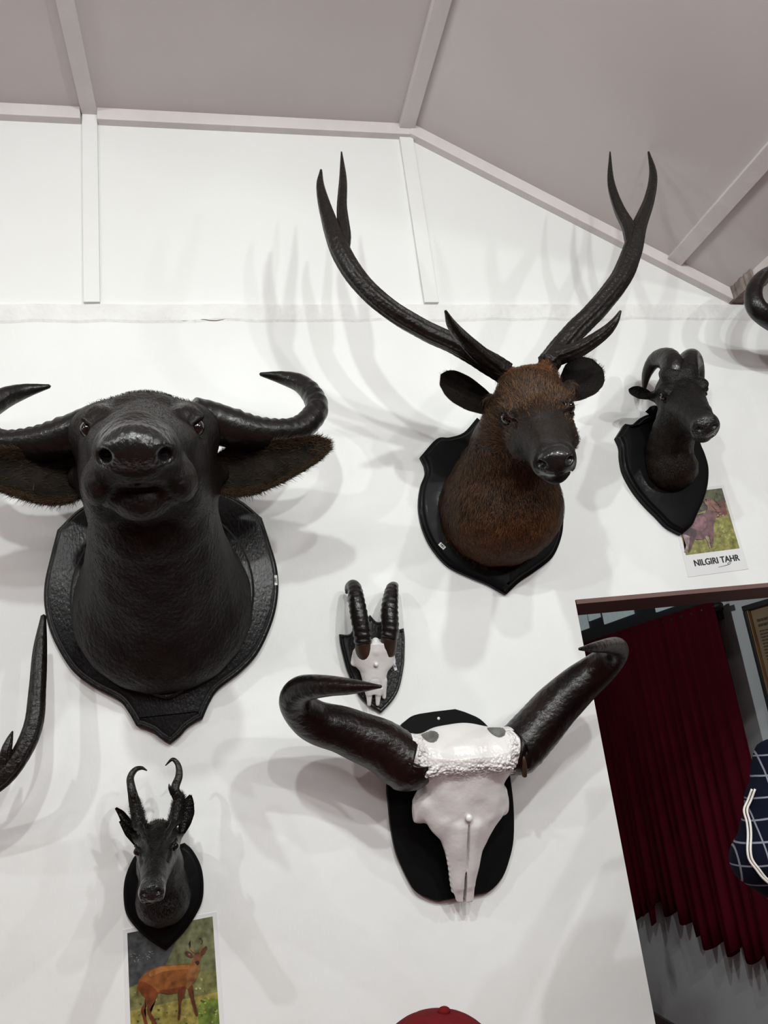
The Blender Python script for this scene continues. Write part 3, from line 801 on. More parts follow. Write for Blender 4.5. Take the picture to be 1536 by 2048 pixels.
obj('horn', *tube(hornL, hr, 24, 9, ridge(0.09, 260, 0.15, 0.75), flat=0.85), 'horn_black', buf)
earp = [(0, 0.030, 0.040), (0.15, 0.056, 0.068), (0.35, 0.062, 0.076), (0.6, 0.046, 0.062), (0.82, 0.036, 0.042), (0.95, 0.030, 0.026), (1.0, 0.014, 0.012)]
def buffalo_ear(base, tip, side):
    V, Fq, rim = ear(base, tip, side, (0, -1, -0.1), earp, cup=0.034, thick=0.008)
    e = obj('ear', V, Fq, 'ear_inner', buf)
    base = np.array(base); tip = np.array(tip); ax = (tip - base) / np.linalg.norm(tip - base)
    fl = lambda p: np.tile(ax * 0.9 + np.array([0, 0, -0.25]), (len(p), 1))
    sd_ = np.array(side, float); sd_ -= ax * sd_.dot(ax); sd_ /= np.linalg.norm(sd_)
    def rimmask(c, n):
        o_ = (c - base) @ sd_; s_ = np.clip(((c - base) @ ax) / np.linalg.norm(tip - base), 0, 1); pr = np.array(earp)
        w_ = np.where(o_ > 0, np.interp(s_, pr[:, 0], pr[:, 1]), np.interp(s_, pr[:, 0], pr[:, 2]))
        return 0.03 + sstep(np.abs(o_) / w_, 0.55, 0.95) + 0.6 * sstep(s_, 0.8, 0.97)
    fur_obj('ear_fringe', V, Fq, 'ear_fur', e, 7500, 0.022, 0.0010, fl, lift=0.3, jitter=0.35, mask=rimmask)
    RV = V[rim]; cnt = len(rim)
    # longer hairs standing off the rim
    P = []; T = []; n = 0; sh = []
    cen = base + ax * 0.45 * np.linalg.norm(tip - base)
    for _ in range(900):
        i = random.randrange(cnt); t = random.random(); p = RV[i] * t + RV[(i + 1) % cnt] * (1 - t)
        d = (p - cen); d /= np.linalg.norm(d); d = d * 0.8 + ax * 0.7 + rng.normal(0, 0.35, 3); d /= np.linalg.norm(d)
        s = np.cross(d, (0, 1, 0)); s /= np.linalg.norm(s) + 1e-6; l = random.uniform(0.010, 0.024)
        P += [p - s * 0.0006, p + s * 0.0006, p + d * l]; T.append((n, n + 1, n + 2)); n += 3; r = random.random() * 0.7; sh += [r] * 3
    o = obj('rim_hair', np.array(P), np.array(T), 'ear_fur', e, smooth=False, attrs={'shade': ('POINT', np.array(sh))}); o['kind'] = 'stuff'
buffalo_ear(loc(O, R, (0.132, -0.15, -0.128)), (x0 + 0.395, -0.36, 2.262), (0.1, 0, 1))
buffalo_ear(loc(O, R, (-0.132, -0.15, -0.128)), (x0 - 0.385, -0.36, 2.262), (-0.1, 0, 1))
def bflow(p):
    out = np.tile(np.array([0, 0.5, -0.8]), (len(p), 1)); q = (p - O) @ R
    face = q[:, 1] > -0.05
    out[face] = -R[:, 1] * 0.9 + 0.15 * np.sign(q[face, 0])[:, None] * R[:, 0]
    return out
fur_obj('hair', Vb, Fb, 'buffalo_hair', buf, 30000, 0.010, 0.0007, bflow, lift=0.18,
        mask=lambda c, n: np.where(((c - O) @ R)[:, 1] > 0.27, 0.05, 1.0))
fur_obj('crown_hair', Vb, Fb, 'buffalo_hair', buf, 2600, 0.016, 0.0009, lambda p: np.tile(np.array([0, -0.2, 0.6]), (len(p), 1)), lift=0.5, jitter=0.6,
        mask=lambda c, n: ((c[:, 2] > 2.375) & (((c - O) @ R)[:, 1] < 0.0)).astype(float))
p = at(552, 1160, -0.024)
tag_part(buf, p[0] - 0.002, -0.0215, p[2], math.radians(-92), 0.026, 0.011, '187')

# ================================================================ sambar stag head
xs = 0.765
sam = thing('sambar_stag_mount', 'brown sambar stag head with tall forked antlers on black shield plaque', 'trophy', (xs, 0, 2.2))
H = px_half([(929, 863), (900, 873), (874.5, 876), (841.5, 912), (850, 929), (851.5, 946), (843, 969), (838.7, 998), (840, 1027), (848.7, 1061), (866, 1095), (897, 1130), (943, 1153), (977, 1167), (1014, 1186)], -0.02, xs, 'L')
H[-1, 0] = xs + 0.004
H = np.vstack([[xs, H[0, 1] + 0.045], H])
Sm = mirror_half(H, xs)
S = smooth_outline(Sm, corners=(0, 3, 4, 15, 26, 27), n=5)
sharp(obj('shield', *plate(S, [(0, 0), (0, 0.014), (0.005, 0.018), (0.009, 0.019), (0.014, 0.027), (0.022, 0.029)]), 'shield_matt', sam))
O = np.array([0.757, -0.43, 2.318]); R, L = head_frame(O, (0.676, -0.645, 2.105)); print('sambar L', L)
sc = Sculpt((0.55, -0.72, 1.98), (0.98, -0.029, 2.52), 0.0038)
sc.cone((xs, 0.0, 2.185), (0.762, -0.30, 2.30), 0.158, 0.098, 0.03)
sc.ell((xs, -0.10, 2.155), (0.157, 0.16, 0.135), 0.05)
sc.cone((0.763, -0.26, 2.30), (0.76, -0.37, 2.345), 0.098, 0.082, 0.03)
sc.frame(O, R)
sc.ell((0, -0.080, -0.025), (0.078, 0.095, 0.075), 0.03)
sc.loft([-0.08, 0.0, 0.06, 0.13, 0.20, 0.27], [0.078, 0.076, 0.068, 0.056, 0.047, 0.042], [0.075, 0.068, 0.060, 0.052, 0.046, 0.040],
                 [-0.045, -0.042, -0.038, -0.034, -0.032, -0.032], 2.3, 0.025)
sc.cone((0, -0.06, -0.105), (0, 0.22, -0.066), 0.058, 0.024, 0.03)
sc.ell((0, 0.258, -0.032), (0.046, 0.038, 0.039), 0.012)
sc.ell((0, 0.284, -0.022), (0.036, 0.018, 0.026), 0.010)
sc.ell((0, 0.245, -0.070), (0.027, 0.036, 0.015), 0.010)
sc.ell((0, -0.12, 0.022), (0.055, 0.05, 0.030), 0.03)
sc.frame(O, R, sym=True)
sc.ell((0.060, -0.006, 0.004), (0.020, 0.034, 0.016), 0.018)
sc.cone((0.042, -0.115, 0.012), (0.054, -0.142, 0.036), 0.030, 0.022, 0.02)      # pedicle
sc.ell((0.052, 0.05, -0.07), (0.030, 0.06, 0.035), 0.02)
sc.cone((0.07, -0.13, -0.045), (0.105, -0.16, -0.03), 0.030, 0.022, 0.02)      # ear root
sc.cut_ell((0.084, 0.018, -0.012), (0.020, 0.027, 0.019), 0.010)
sc.add_line([(0.064, 0.052, -0.004), (0.075, 0.036, 0.010), (0.080, 0.014, 0.011), (0.080, -0.010, 0.002)], [0.003, 0.0055, 0.0055, 0.004], 0.008)
sc.add_line([(0.064, 0.052, -0.014), (0.074, 0.036, -0.031), (0.080, 0.014, -0.034), (0.080, -0.010, -0.020)], [0.003, 0.004, 0.004, 0.003], 0.005)
sc.cut_line([(0.058, 0.060, -0.010), (0.052, 0.085, -0.012)], 0.006, 0.008)    # gland pit
sc.cut_ell((0.030, 0.294, -0.024), (0.010, 0.018, 0.008), 0.005)
sc.cut_line([(0.0, 0.296, -0.056), (0.022, 0.285, -0.058), (0.040, 0.245, -0.062), (0.047, 0.19, -0.068)], 0.0032, 0.004)
sc.frame()
hole = at(985, 1050, -0.245)
sc.cut_ell(hole + np.array([0.01, 0.01, 0]), (0.020, 0.02, 0.006), 0.006)
sc.relief(lambda P, Q: np.sin(P[:, 0] * 73) * np.sin(P[:, 1] * 67 + 1) * np.sin(P[:, 2] * 71 + 2) * 0.002)
Vs, Fs = sc.mesh(1)
hd = obj('head', Vs, Fs, 'sambar_skin', sam)
q = (Vs - O) @ R
set_attr(hd, 'dark', np.maximum(sstep(q[:, 1], 0.02, 0.13) * sstep(q[:, 2], -0.10, -0.05), np.exp(-((np.abs(q[:, 0]) - 0.07) / 0.03) ** 2 - ((q[:, 1] - 0.02) / 0.04) ** 2 - ((q[:, 2] + 0.01) / 0.03) ** 2)))
gl = sstep(q[:, 1], 0.262, 0.285) * sstep(q[:, 2], -0.062, -0.050)
gl = np.maximum(gl, 0.55 * np.exp(-(q[:, 0] / 0.022) ** 2) * sstep(q[:, 1], 0.06, 0.12) * (q[:, 2] > -0.02))
set_attr(hd, 'gloss', gl)
for s in (-1, 1):
    eye_part(sam, loc(O, R, (s * 0.068, 0.018, -0.012)), 0.0195, R @ np.array([s * 0.8, 0.5, 0]), 'eye_black')
rf = rng.uniform(0, 6.28, 6)
def grooves(th, s, t):
    k = 0.075 * (1 - 0.7 * t)
    return 1 + k * np.sin(th * 7 + rf[0] + math.sin(s * 9) * 0.8) + k * 0.8 * np.sin(th * 11 + rf[1] + s * 6) + 0.03 * (1 - t) * np.sin(th * 5 + s * 131) * np.sin(s * 210 + th * 3 + rf[3])
def pts(*a): return [at(p[0], p[1], p[2]) for p in a]
def antler_obj(parent, beams, name='antler', material='antler_dark', mod=grooves, seg=40):
    return obj(name, *join([tube(P, r, seg, 14, mod) for P, r in beams]), material, parent)
bl = loc(O, R, (-0.055, -0.150, 0.045)); br = loc(O, R, (0.055, -0.150, 0.045))
antler_obj(sam, [
    ([bl] + pts((972, 722, -.36), (915, 690, -.37), (850, 660, -.385), (780, 618, -.40), (722, 565, -.40), (682, 503, -.40), (655, 430, -.385), (641, 375, -.37), (642, 340, -.36)),
     [.028, .027, .024, .0235, .024, .024, .024, .018, .011, .003]),
    (pts((684, 512, -.40), (688, 470, -.39), (684, 415, -.37), (686, 360, -.355), (683, 304, -.34)), [.017, .017, .013, .010, .002]),
    ([bl] + pts((968, 715, -.385), (930, 680, -.44), (905, 652, -.50), (891, 622, -.55)), [.022, .020, .016, .012, .003])])
antler_obj(sam, [
    ([br] + pts((1118, 700, -.36), (1150, 662, -.365), (1195, 617, -.375), (1240, 560, -.38), (1263, 505, -.38), (1277, 455, -.38), (1298, 400, -.365), (1306, 350, -.35), (1297, 304, -.34)),
     [.028, .027, .026, .026, .027, .026, .021, .015, .011, .003]),
    (pts((1268, 495, -.38), (1258, 456, -.375), (1237, 415, -.365), (1222, 365, -.35), (1220, 304, -.34)), [.022, .018, .014, .010, .002]),
    ([br] + pts((1112, 715, -.375), (1160, 697, -.42), (1205, 668, -.46), (1228, 645, -.485), (1241, 622, -.50)), [.024, .022, .019, .015, .010, .003])])
def pts_ear(parent, base, tip, side, face, prof, material, cup, furmat=None, n=2500, fl=0.010, thick=0.006, **kw):
    V, Fq, rim = ear(base, tip, side, face, prof, cup=cup, thick=thick, **kw)
    e = obj('ear', V, Fq, material, parent)
    if furmat:
        ax = np.array(tip) - np.array(base); ax /= np.linalg.norm(ax)
        fur_obj('ear_hair', V, Fq, furmat, e, n, fl, 0.0007, lambda p: np.tile(ax, (len(p), 1)), lift=0.2)
    return e
ep = [(0, .020, .020), (.2, .042, .038), (.5, .058, .052), (.75, .056, .050), (.9, .042, .038), (1, .018, .016)]
pts_ear(sam, loc(O, R, (-0.085, -0.145, -0.045)), at(880, 760, -.33), (-0.25, 0, 1), (-0.1, -1, 0), ep, 'sambar_ear', 0.022, 'buffalo_hair', 2500)
pts_ear(sam, loc(O, R, (0.085, -0.145, -0.045)), at(1196, 728, -.33), (-0.45, 0, 1), (0, -1, 0), ep, 'sambar_ear', 0.022, 'buffalo_hair', 2500)
def sflow(p):
    q = (p - O) @ R
    out = np.tile(np.array([0.0, 0.35, -0.9]), (len(p), 1)); out[:, 0] = (p[:, 0] - xs) * 1.5
    f = (q[:, 1] > -0.06) & (q[:, 2] > -0.10); out[f] = -R[:, 1]
    return out
def smask(c, n):
    q = (c - O) @ R
    w = np.ones(len(c)); w[(q[:, 1] > 0.05) & (q[:, 2] > -0.10)] = 0.35; w[q[:, 1] > 0.255] = 0.0
    w[(q[:, 1] < -0.115) & (q[:, 2] > 0.012) & (np.abs(q[:, 0]) > 0.035)] = 0.15
    w[(np.abs(q[:, 0]) > 0.085) & (q[:, 1] < -0.05) & (q[:, 2] > -0.09)] = 0.15
    e_ = ((np.abs(q[:, 0]) - 0.076) / 0.022) ** 2 + ((q[:, 1] - 0.018) / 0.036) ** 2 + ((q[:, 2] + 0.012) / 0.026) ** 2
    w[e_ < 1] = 0.0
    return w
face_ = lambda c: sstep(((c - O) @ R)[:, 1], 0.02, 0.12) * sstep(((c - O) @ R)[:, 2], -0.11, -0.06)
chest = lambda c: np.clip((2.14 - c[:, 2]) / 0.06, 0, 1)
fur_obj('fur', Vs, Fs, 'sambar_fur', sam, 38000, 0.028, 0.0013, sflow, lift=0.2, mask=lambda c, n: smask(c, n) * (1 - 0.8 * chest(c)) * (1 - face_(c)))
fur_obj('face_fur', Vs, Fs, 'sambar_face_fur', sam, 9000, 0.009, 0.0007, sflow, lift=0.15, mask=lambda c, n: smask(c, n) * face_(c))
fur_obj('chest_fur', Vs, Fs, 'sambar_chest_fur', sam, 15000, 0.019, 0.0012, sflow, lift=0.22, jitter=0.3, mask=lambda c, n: smask(c, n) * chest(c))
fur_obj('forehead_tuft', Vs, Fs, 'sambar_chest_fur', sam, 3500, 0.015, 0.0009, lambda p: np.tile(np.array([0, -0.3, 0.6]), (len(p), 1)), lift=0.6, jitter=0.7,
        mask=lambda c, n: ((((c - O) @ R)[:, 1] < -0.075) & (((c - O) @ R)[:, 2] > 0.022) & (np.abs(((c - O) @ R)[:, 0]) < 0.055)).astype(float))
p = at(884, 1092, -0.029)
tag_part(sam, p[0], -0.029, p[2], math.radians(-50), 0.020, 0.011, '181')

# ================================================================ nilgiri tahr head
xt = 1.338
tah = thing('tahr_head_mount', 'small dark mountain goat head with back-curved horns above animal photo card', 'trophy', (xt, 0, 2.3))
H = px_half([(1313, 827), (1295, 829), (1279, 837), (1266, 848), (1251, 847), (1234, 873.6), (1242, 893), (1243.5, 916), (1250, 945), (1268.6, 979), (1292, 1008), (1316, 1032), (1337, 1053), (1352, 1069)], -0.02, xt, 'L')
H[-1, 0] = xt
H = np.vstack([[xt, H[0, 1] + 0.004], H])
S = smooth_outline(mirror_half(H, xt), corners=(5, 6, 14, 22, 23), n=5)
sharp(obj('shield', *plate(S, [(0, 0), (0, 0.018), (0.004, 0.022), (0.008, 0.023), (0.012, 0.031), (0.018, 0.032)]), 'shield_matt', tah))
O = np.array([1.308, -0.225, 2.450]); R, L = head_frame(O, (1.258, -0.355, 2.285)); print('tahr L', L)
sc = Sculpt((1.17, -0.41, 2.19), (1.46, -0.032, 2.58), 0.0030)
sc.cone((1.336, 0.0, 2.280), (1.318, -0.15, 2.385), 0.072, 0.058, 0.03)
sc.ell((1.336, -0.05, 2.265), (0.071, 0.07, 0.055), 0.03)
sc.frame(O, R)
sc.ell((0, -0.045, -0.030), (0.062, 0.070, 0.062), 0.02)
sc.loft([-0.05, 0.0, 0.05, 0.10, 0.15, 0.20], [0.060, 0.058, 0.050, 0.042, 0.037, 0.034], [0.062, 0.058, 0.052, 0.045, 0.040, 0.034],
                 [-0.040, -0.036, -0.032, -0.028, -0.026, -0.024], 2.3, 0.02)
sc.cone((0, -0.03, -0.085), (0, 0.15, -0.058), 0.046, 0.022, 0.02)
sc.ell((0, 0.190, -0.020), (0.036, 0.030, 0.034), 0.012)
sc.ell((0, 0.170, -0.062), (0.024, 0.028, 0.014), 0.008)
sc.frame(O, R, sym=True)
sc.ell((0.050, -0.002, 0.004), (0.018, 0.028, 0.016), 0.012)
sc.ell((0.022, -0.050, 0.028), (0.030, 0.034, 0.022), 0.014)
sc.cut_ell((0.064, 0.010, -0.010), (0.014, 0.016, 0.012), 0.006)
sc.add_line([(0.050, 0.030, -0.006), (0.059, 0.020, 0.003), (0.062, 0.006, 0.004), (0.061, -0.008, -0.004)], [0.002, 0.003, 0.003, 0.003], 0.004)
sc.add_line([(0.050, 0.030, -0.012), (0.058, 0.020, -0.021), (0.061, 0.006, -0.022), (0.061, -0.008, -0.014)], [0.002, 0.003, 0.003, 0.003], 0.004)
sc.cut_ell((0.018, 0.216, -0.014), (0.008, 0.010, 0.006), 0.005)
sc.cut_line([(0.0, 0.214, -0.046), (0.020, 0.205, -0.047), (0.036, 0.165, -0.052), (0.040, 0.12, -0.056)], 0.0028, 0.003)
sc.cone((0.055, -0.06, -0.045), (0.072, -0.075, -0.045), 0.018, 0.013, 0.012)
sc.frame()
sc.relief(lambda P, Q: np.sin(P[:, 0] * 130) * np.sin(P[:, 1] * 120 + 1) * np.sin(P[:, 2] * 127 + 2) * 0.0016)
Vt, Ft = sc.mesh(1)
hd = obj('head', Vt, Ft, 'tahr_skin', tah)
q = (Vt - O) @ R
set_attr(hd, 'gloss', sstep(q[:, 1], 0.185, 0.205) * sstep(q[:, 2], -0.052, -0.042))
for s in (-1, 1): eye_part(tah, loc(O, R, (s * 0.054, 0.010, -0.009)), 0.0125, R @ np.array([s * 0.8, 0.5, 0]))
def hring(amp, freq):
    def f(th, s, t): return 1 + amp * np.sin(s * freq + 0.4 * np.sin(th)) * (1 - t) + 0.03 * np.cos(th * 2)
    return f
hl = [loc(O, R, (-0.026, -0.030, -0.025)), at(1344, 738, -.205), at(1334, 718, -.180), at(1311, 720, -.135), at(1294, 747, -.10), at(1287, 787, -.07)]
obj('horn', *tube(hl, [.033, .034, .032, .026, .017, .004], 26, 10, hring(0.03, 420), flat=0.85), 'horn_black', tah)
hl = [loc(O, R, (0.026, -0.030, -0.025)), at(1374, 738, -.205), at(1377, 718, -.180), at(1389, 726, -.135), at(1398, 750, -.10), at(1404, 780, -.07)]
obj('horn', *tube(hl, [.033, .034, .032, .026, .017, .004], 26, 10, hring(0.03, 420), flat=0.85), 'horn_black', tah)
ep2 = [(0, .008, .008), (.25, .017, .016), (.6, .020, .019), (.85, .013, .013), (1, .003, .003)]
pts_ear(tah, loc(O, R, (-0.066, -0.070, -0.045)), at(1257, 780, -.16), (0.1, -0.2, 1), (0, -1, -0.3), ep2, 'tahr_skin', 0.010, thick=0.005)
pts_ear(tah, loc(O, R, (0.066, -0.070, -0.045)), loc(O, R, (0.092, -0.135, -0.05)), (0, -0.2, 1), (0, -1, -0.3), ep2, 'tahr_skin', 0.010, thick=0.005)
def tflow(p): return np.tile(np.array([0, 0.3, -0.9]), (len(p), 1))
fur_obj('neck_fur', Vt, Ft, 'tahr_fur', tah, 7000, 0.012, 0.0008, tflow, lift=0.22, mask=lambda c, n: ((c[:, 2] < 2.375) & (((c - O) @ R)[:, 1] < 0.10)).astype(float))
th = np.linspace(0, 2 * np.pi, 17)[:-1]; rc = at(1303, 824, -0.012)
ringp = np.array([[rc[0] + 0.011 * math.cos(a), -0.012, rc[2] + 0.011 * math.sin(a)] for a in th] + [[rc[0] + 0.011, -0.012, rc[2]]])
obj('hanging_ring', *tube(ringp, [0.0022] * 17, 8, 2), 'steel', tah)

# ================================================================ muntjac head
xm = -0.165
mun = thing('muntjac_head_mount', 'small black barking deer head with hooked antlers above deer photo card', 'trophy', (xm, 0, 1.33))
H = px_half([(368.6, 1686.6), (385, 1702), (402, 1735), (407, 1774), (402, 1810), (380, 1849), (357.5, 1876.5), (335, 1901.5)], -0.015, xm, 'R')
H[-1, 0] = xm
H = np.vstack([[xm, H[0, 1] - 0.008], H])
S = smooth_outline(mirror_half(H, xm), corners=(1, 8, 15), n=6)
sharp(obj('shield', *plate(S, [(0, 0), (0, 0.010), (0.006, 0.017), (0.012, 0.019)]), 'shield_matt', mun))
O = np.array([-0.161, -0.205, 1.452]); R, L = head_frame(O, (-0.160, -0.345, 1.389)); print('muntjac L', L)
sc = Sculpt((-0.245, -0.40, 1.24), (-0.08, -0.019, 1.57), 0.0024)
sc.cone((xm, 0.0, 1.328), (-0.163, -0.12, 1.405), 0.058, 0.042, 0.02)
sc.ell((xm, -0.04, 1.315), (0.058, 0.06, 0.05), 0.02)
sc.cone((-0.163, -0.11, 1.40), (-0.162, -0.16, 1.435), 0.045, 0.038, 0.02)
sc.frame(O, R)
sc.ell((0, -0.045, -0.022), (0.041, 0.058, 0.040), 0.015)
sc.loft([-0.05, 0.0, 0.04, 0.08, 0.12, 0.155], [0.041, 0.040, 0.033, 0.026, 0.0235, 0.022], [0.040, 0.036, 0.031, 0.026, 0.023, 0.019],
                 [-0.028, -0.026, -0.023, -0.020, -0.018, -0.017], 2.3, 0.012)
sc.cone((0, -0.02, -0.050), (0, 0.115, -0.034), 0.030, 0.014, 0.012)
sc.ell((0, 0.142, -0.014), (0.024, 0.022, 0.021), 0.008)
sc.frame(O, R, sym=True)
sc.add_line([(0.046, -0.086, 0.044), (0.036, -0.05, 0.018), (0.022, -0.01, 0.012), (0.008, 0.035, 0.006)], [0.009, 0.008, 0.0055, 0.0035], 0.005)
sc.cone((0.038, -0.062, 0.016), (0.047, -0.092, 0.050), 0.015, 0.0105, 0.01)
sc.cut_ell((0.043, 0.006, -0.010), (0.009, 0.013, 0.010), 0.005)
sc.add_line([(0.032, 0.022, -0.004), (0.038, 0.014, 0.002), (0.041, 0.002, 0.002), (0.041, -0.01, -0.004)], [0.002, 0.003, 0.003, 0.002], 0.003)
sc.cut_line([(0.030, 0.032, -0.006), (0.024, 0.062, -0.006)], 0.004, 0.005)
sc.cut_ell((0.013, 0.160, -0.010), (0.005, 0.007, 0.004), 0.003)
sc.cut_line([(0.0, 0.160, -0.031), (0.016, 0.153, -0.032), (0.026, 0.122, -0.036), (0.029, 0.09, -0.038)], 0.0020, 0.002)
sc.cone((0.036, -0.062, -0.025), (0.050, -0.075, -0.018), 0.013, 0.010, 0.010)
sc.frame()
sc.relief(lambda P, Q: np.sin(P[:, 0] * 190) * np.sin(P[:, 1] * 170 + 1) * np.sin(P[:, 2] * 180 + 2) * 0.001)
Vm, Fm = sc.mesh(1)
hd = obj('head', Vm, Fm, 'muntjac_skin', mun)
q = (Vm - O) @ R
set_attr(hd, 'gloss', sstep(q[:, 1], 0.125, 0.15) * sstep(q[:, 2], -0.034, -0.026))
for s in (-1, 1): eye_part(mun, loc(O, R, (s * 0.037, 0.006, -0.009)), 0.0090, R @ np.array([s * 0.85, 0.4, 0]), 'eye_black')
bl = loc(O, R, (-0.046, -0.088, 0.046)); br = loc(O, R, (0.046, -0.088, 0.046))
antler_obj(mun, [([bl] + pts((264, 1580, -.15), (261, 1556, -.14), (270, 1540, -.135), (283, 1536, -.13), (294, 1541, -.13)), [.012, .009, .0075, .006, .004, .0012]),
                 (pts((268, 1592, -.16), (271, 1586, -.165)), [.006, .002])])
antler_obj(mun, [([br] + pts((350, 1578, -.15), (358, 1552, -.14), (356, 1530, -.135), (345, 1519, -.13), (331, 1531, -.13)), [.012, .0095, .008, .006, .004, .0012]),
                 (pts((346, 1585, -.155), (340, 1576, -.165), (338, 1568, -.168)), [.007, .004, .001])])
ep3 = [(0, .006, .006), (.25, .014, .014), (.55, .017, .017), (.85, .012, .010), (1, .003, .003)]
e3 = loc(O, R, (0.050, -0.055, -0.016))
pts_ear(mun, e3, at(381, 1590, -.145), (-0.8, 0.0, 0.6), (-0.2, -1, 0.1), ep3, 'muntjac_skin', 0.008, 'muntjac_fur', 500, 0.006, thick=0.003)
e3 = loc(O, R, (-0.046, -0.070, -0.020))
pts_ear(mun, e3, at(231, 1616, -.13), (0.3, 0, 1), (0.1, -1, 0.2), [(0, .005, .006), (.3, .010, .010), (.5, .012, .009), (.8, .010, .004), (1, .003, .002)], 'muntjac_skin', 0.008, thick=0.003)
pts_ear(mun, loc(O, R, (-0.046, -0.066, -0.032)), at(241, 1641, -.14), (0.3, 0, 1), (0.1, -1, 0.2), [(0, .005, .006), (.5, .009, .009), (1, .004, .004)], 'muntjac_skin', 0.005, thick=0.003)
fur_obj('neck_fur', Vm, Fm, 'muntjac_neck_fur', mun, 6000, 0.008, 0.0006, lambda p: np.tile(np.array([0, 0.2, -0.9]), (len(p), 1)), lift=0.25,
        mask=lambda c, n: ((c[:, 2] < 1.41) & (((c - O) @ R)[:, 1] < 0.06)).astype(float))
fur_obj('crown_hair', Vm, Fm, 'muntjac_fur', mun, 1800, 0.009, 0.0007, lambda p: np.tile(np.array([0, 0.0, 0.8]), (len(p), 1)), lift=0.9, jitter=0.4,
        mask=lambda c, n: ((((c - O) @ R)[:, 2] > 0.012) & (((c - O) @ R)[:, 1] < -0.045)).astype(float))

# ================================================================ gaur skull with thick horns
gau = thing('gaur_skull_mount', 'white painted wild ox skull with thick black horns on rounded black board', 'trophy', (0.535, 0, 1.43))
B = [(799, 1457), (812, 1442), (831.5, 1429.5), (869, 1423), (911, 1418), (938, 1427), (968, 1444), (1003, 1490), (1018, 1540), (1023, 1568), (1028, 1615), (1028, 1677), (1019.6, 1719), (1005, 1756), (980, 1783), (950, 1791), (878.5, 1803), (859, 1798), (831.5, 1783), (812, 1751), (794, 1709), (783, 1660), (777, 1603), (775, 1575), (778, 1510)]
S = smooth_outline([at(a, b, -0.018)[[0, 2]] for a, b in B], corners=(3, 4, 15, 16), n=4)
sharp(obj('board', *plate(S, [(0, 0), (0, 0.016), (0.002, 0.018)]), 'shield_matt', gau))
p = at(877, 1437, -0.018)
obj('nail', *sphere((p[0], -0.019, p[2]), (0.004, 0.002, 0.004), 12, 8), 'bone_white', gau)
O = at(941, 1535, -0.215); T_ = at(930, 1806, -0.062)
f = T_ - O; LG = np.linalg.norm(f); f /= LG
u = np.array([1.0, 0, 0.0]) + np.array([0, 0, -0.035]); u -= f * u.dot(f); u /= np.linalg.norm(u); nn = np.cross(u, f)
if nn[1] > 0: nn = -nn
R = np.stack([u, f, nn], 1); print('gaur L', LG)
sc = Sculpt((0.34, -0.30, 1.18), (0.74, -0.018, 1.70), 0.0025)
sc.frame(O, R)
k_ = LG / 0.352
fs = np.array([-0.02, 0.02, 0.05, 0.075, 0.10, 0.14, 0.168, 0.195, 0.230, 0.30, 0.352]) * k_
sc.loft(fs, [0.106, 0.106, 0.099, 0.096, 0.100, 0.100, 0.082, 0.060, 0.045, 0.031, 0.021], [0.055, 0.055, 0.05, 0.047, 0.044, 0.040, 0.036, 0.031, 0.026, 0.018, 0.010],
        [-0.055, -0.055, -0.05, -0.046, -0.044, -0.04, -0.036, -0.031, -0.026, -0.018, -0.010], 2.6, 0.02)
sc.ell((0, -0.026, -0.075), (0.106, 0.036, 0.068), 0.02)
sc.cone((-0.075, -0.002, -0.012), (0.075, -0.002, -0.012), 0.020, 0.020, 0.02)      # frontal ridge
sc.frame(O, R, sym=True)
sc.cone((0.080, -0.002, -0.055), (0.125, -0.012, -0.060), 0.054, 0.048, 0.02)       # horn core
sc.cone((0.084, 0.100, -0.055), (0.102, 0.140, -0.068), 0.028, 0.025, 0.015)        # orbit rim
sc.cut_ell((0.122, 0.060, -0.055), (0.022, 0.022, 0.04), 0.012)                     # notch between horn and orbit
sc.cut_ell((0.126, 0.138, -0.072), (0.014, 0.030, 0.026), 0.006)
sc.cut_ell((0.082, -0.070, -0.062), (0.020, 0.026, 0.036), 0.006)                   # temporal hollow
sc.cone((0.018, 0.150, -0.012), (0.013, 0.30, -0.010), 0.018, 0.009, 0.012)         # nasal bones
sc.cut_line([(0.056, 0.05, 0.001), (0.048, 0.082, 0.003), (0.040, 0.115, 0.005)], 0.0028, 0.003)
sc.cone((0.030, 0.175, -0.020), (0.052, 0.135, -0.018), 0.010, 0.012, 0.012)        # cheek crest
sc.frame(O, R)
sc.cut_ell((0.002, 0.200, 0.004), (0.0030, 0.068, 0.014), 0.0015)
sc.cut_ell((0.0, 0.320, -0.006), (0.0036, 0.060, 0.022), 0.0015)
sc.cut_line([(-0.088, 0.118, -0.010), (-0.060, 0.108, 0.002), (-0.04, 0.114, 0.006)], 0.0022, 0.003)
for i in range(9): sc.ell((-0.043 + i * 0.0022, 0.205 + i * 0.014, -0.018), (0.0045, 0.006, 0.005), 0.004)   # jaw edge bumps
for i in range(260):                                                               # knobbly crest
    uu = random.uniform(-0.105, 0.105); ff = random.gauss(0.002, 0.009); rr = random.uniform(0.0024, 0.0040)
    th_ = ff / 0.020
    sc.ell((uu, 0.020 * math.sin(th_) - 0.002, -0.012 + 0.0215 * math.cos(th_)), (rr, rr, rr), 0.0012)
for i in range(110):
    a_ = random.uniform(-1.3, 1.5); sd = random.choice((-1, 1)); rr = random.uniform(0.003, 0.005)
    sc.ell((sd * random.uniform(0.104, 0.118), -0.006 + 0.052 * math.sin(a_), -0.058 + 0.052 * math.cos(a_)), (rr, rr, rr), 0.0025)
sc.relief(lambda P, Q: np.sin(Q[:, 0] * 75) * np.sin(Q[:, 1] * 66 + 1) * 0.0012)
Vg, Fg = sc.mesh(0)
sk = obj('skull', Vg, Fg, 'bone_crest', gau); sk.data.materials.append(MATS['bone_grey'])
qq = (Vg[Fg].mean(1) - O) @ R
q1 = (Vg - O) @ R
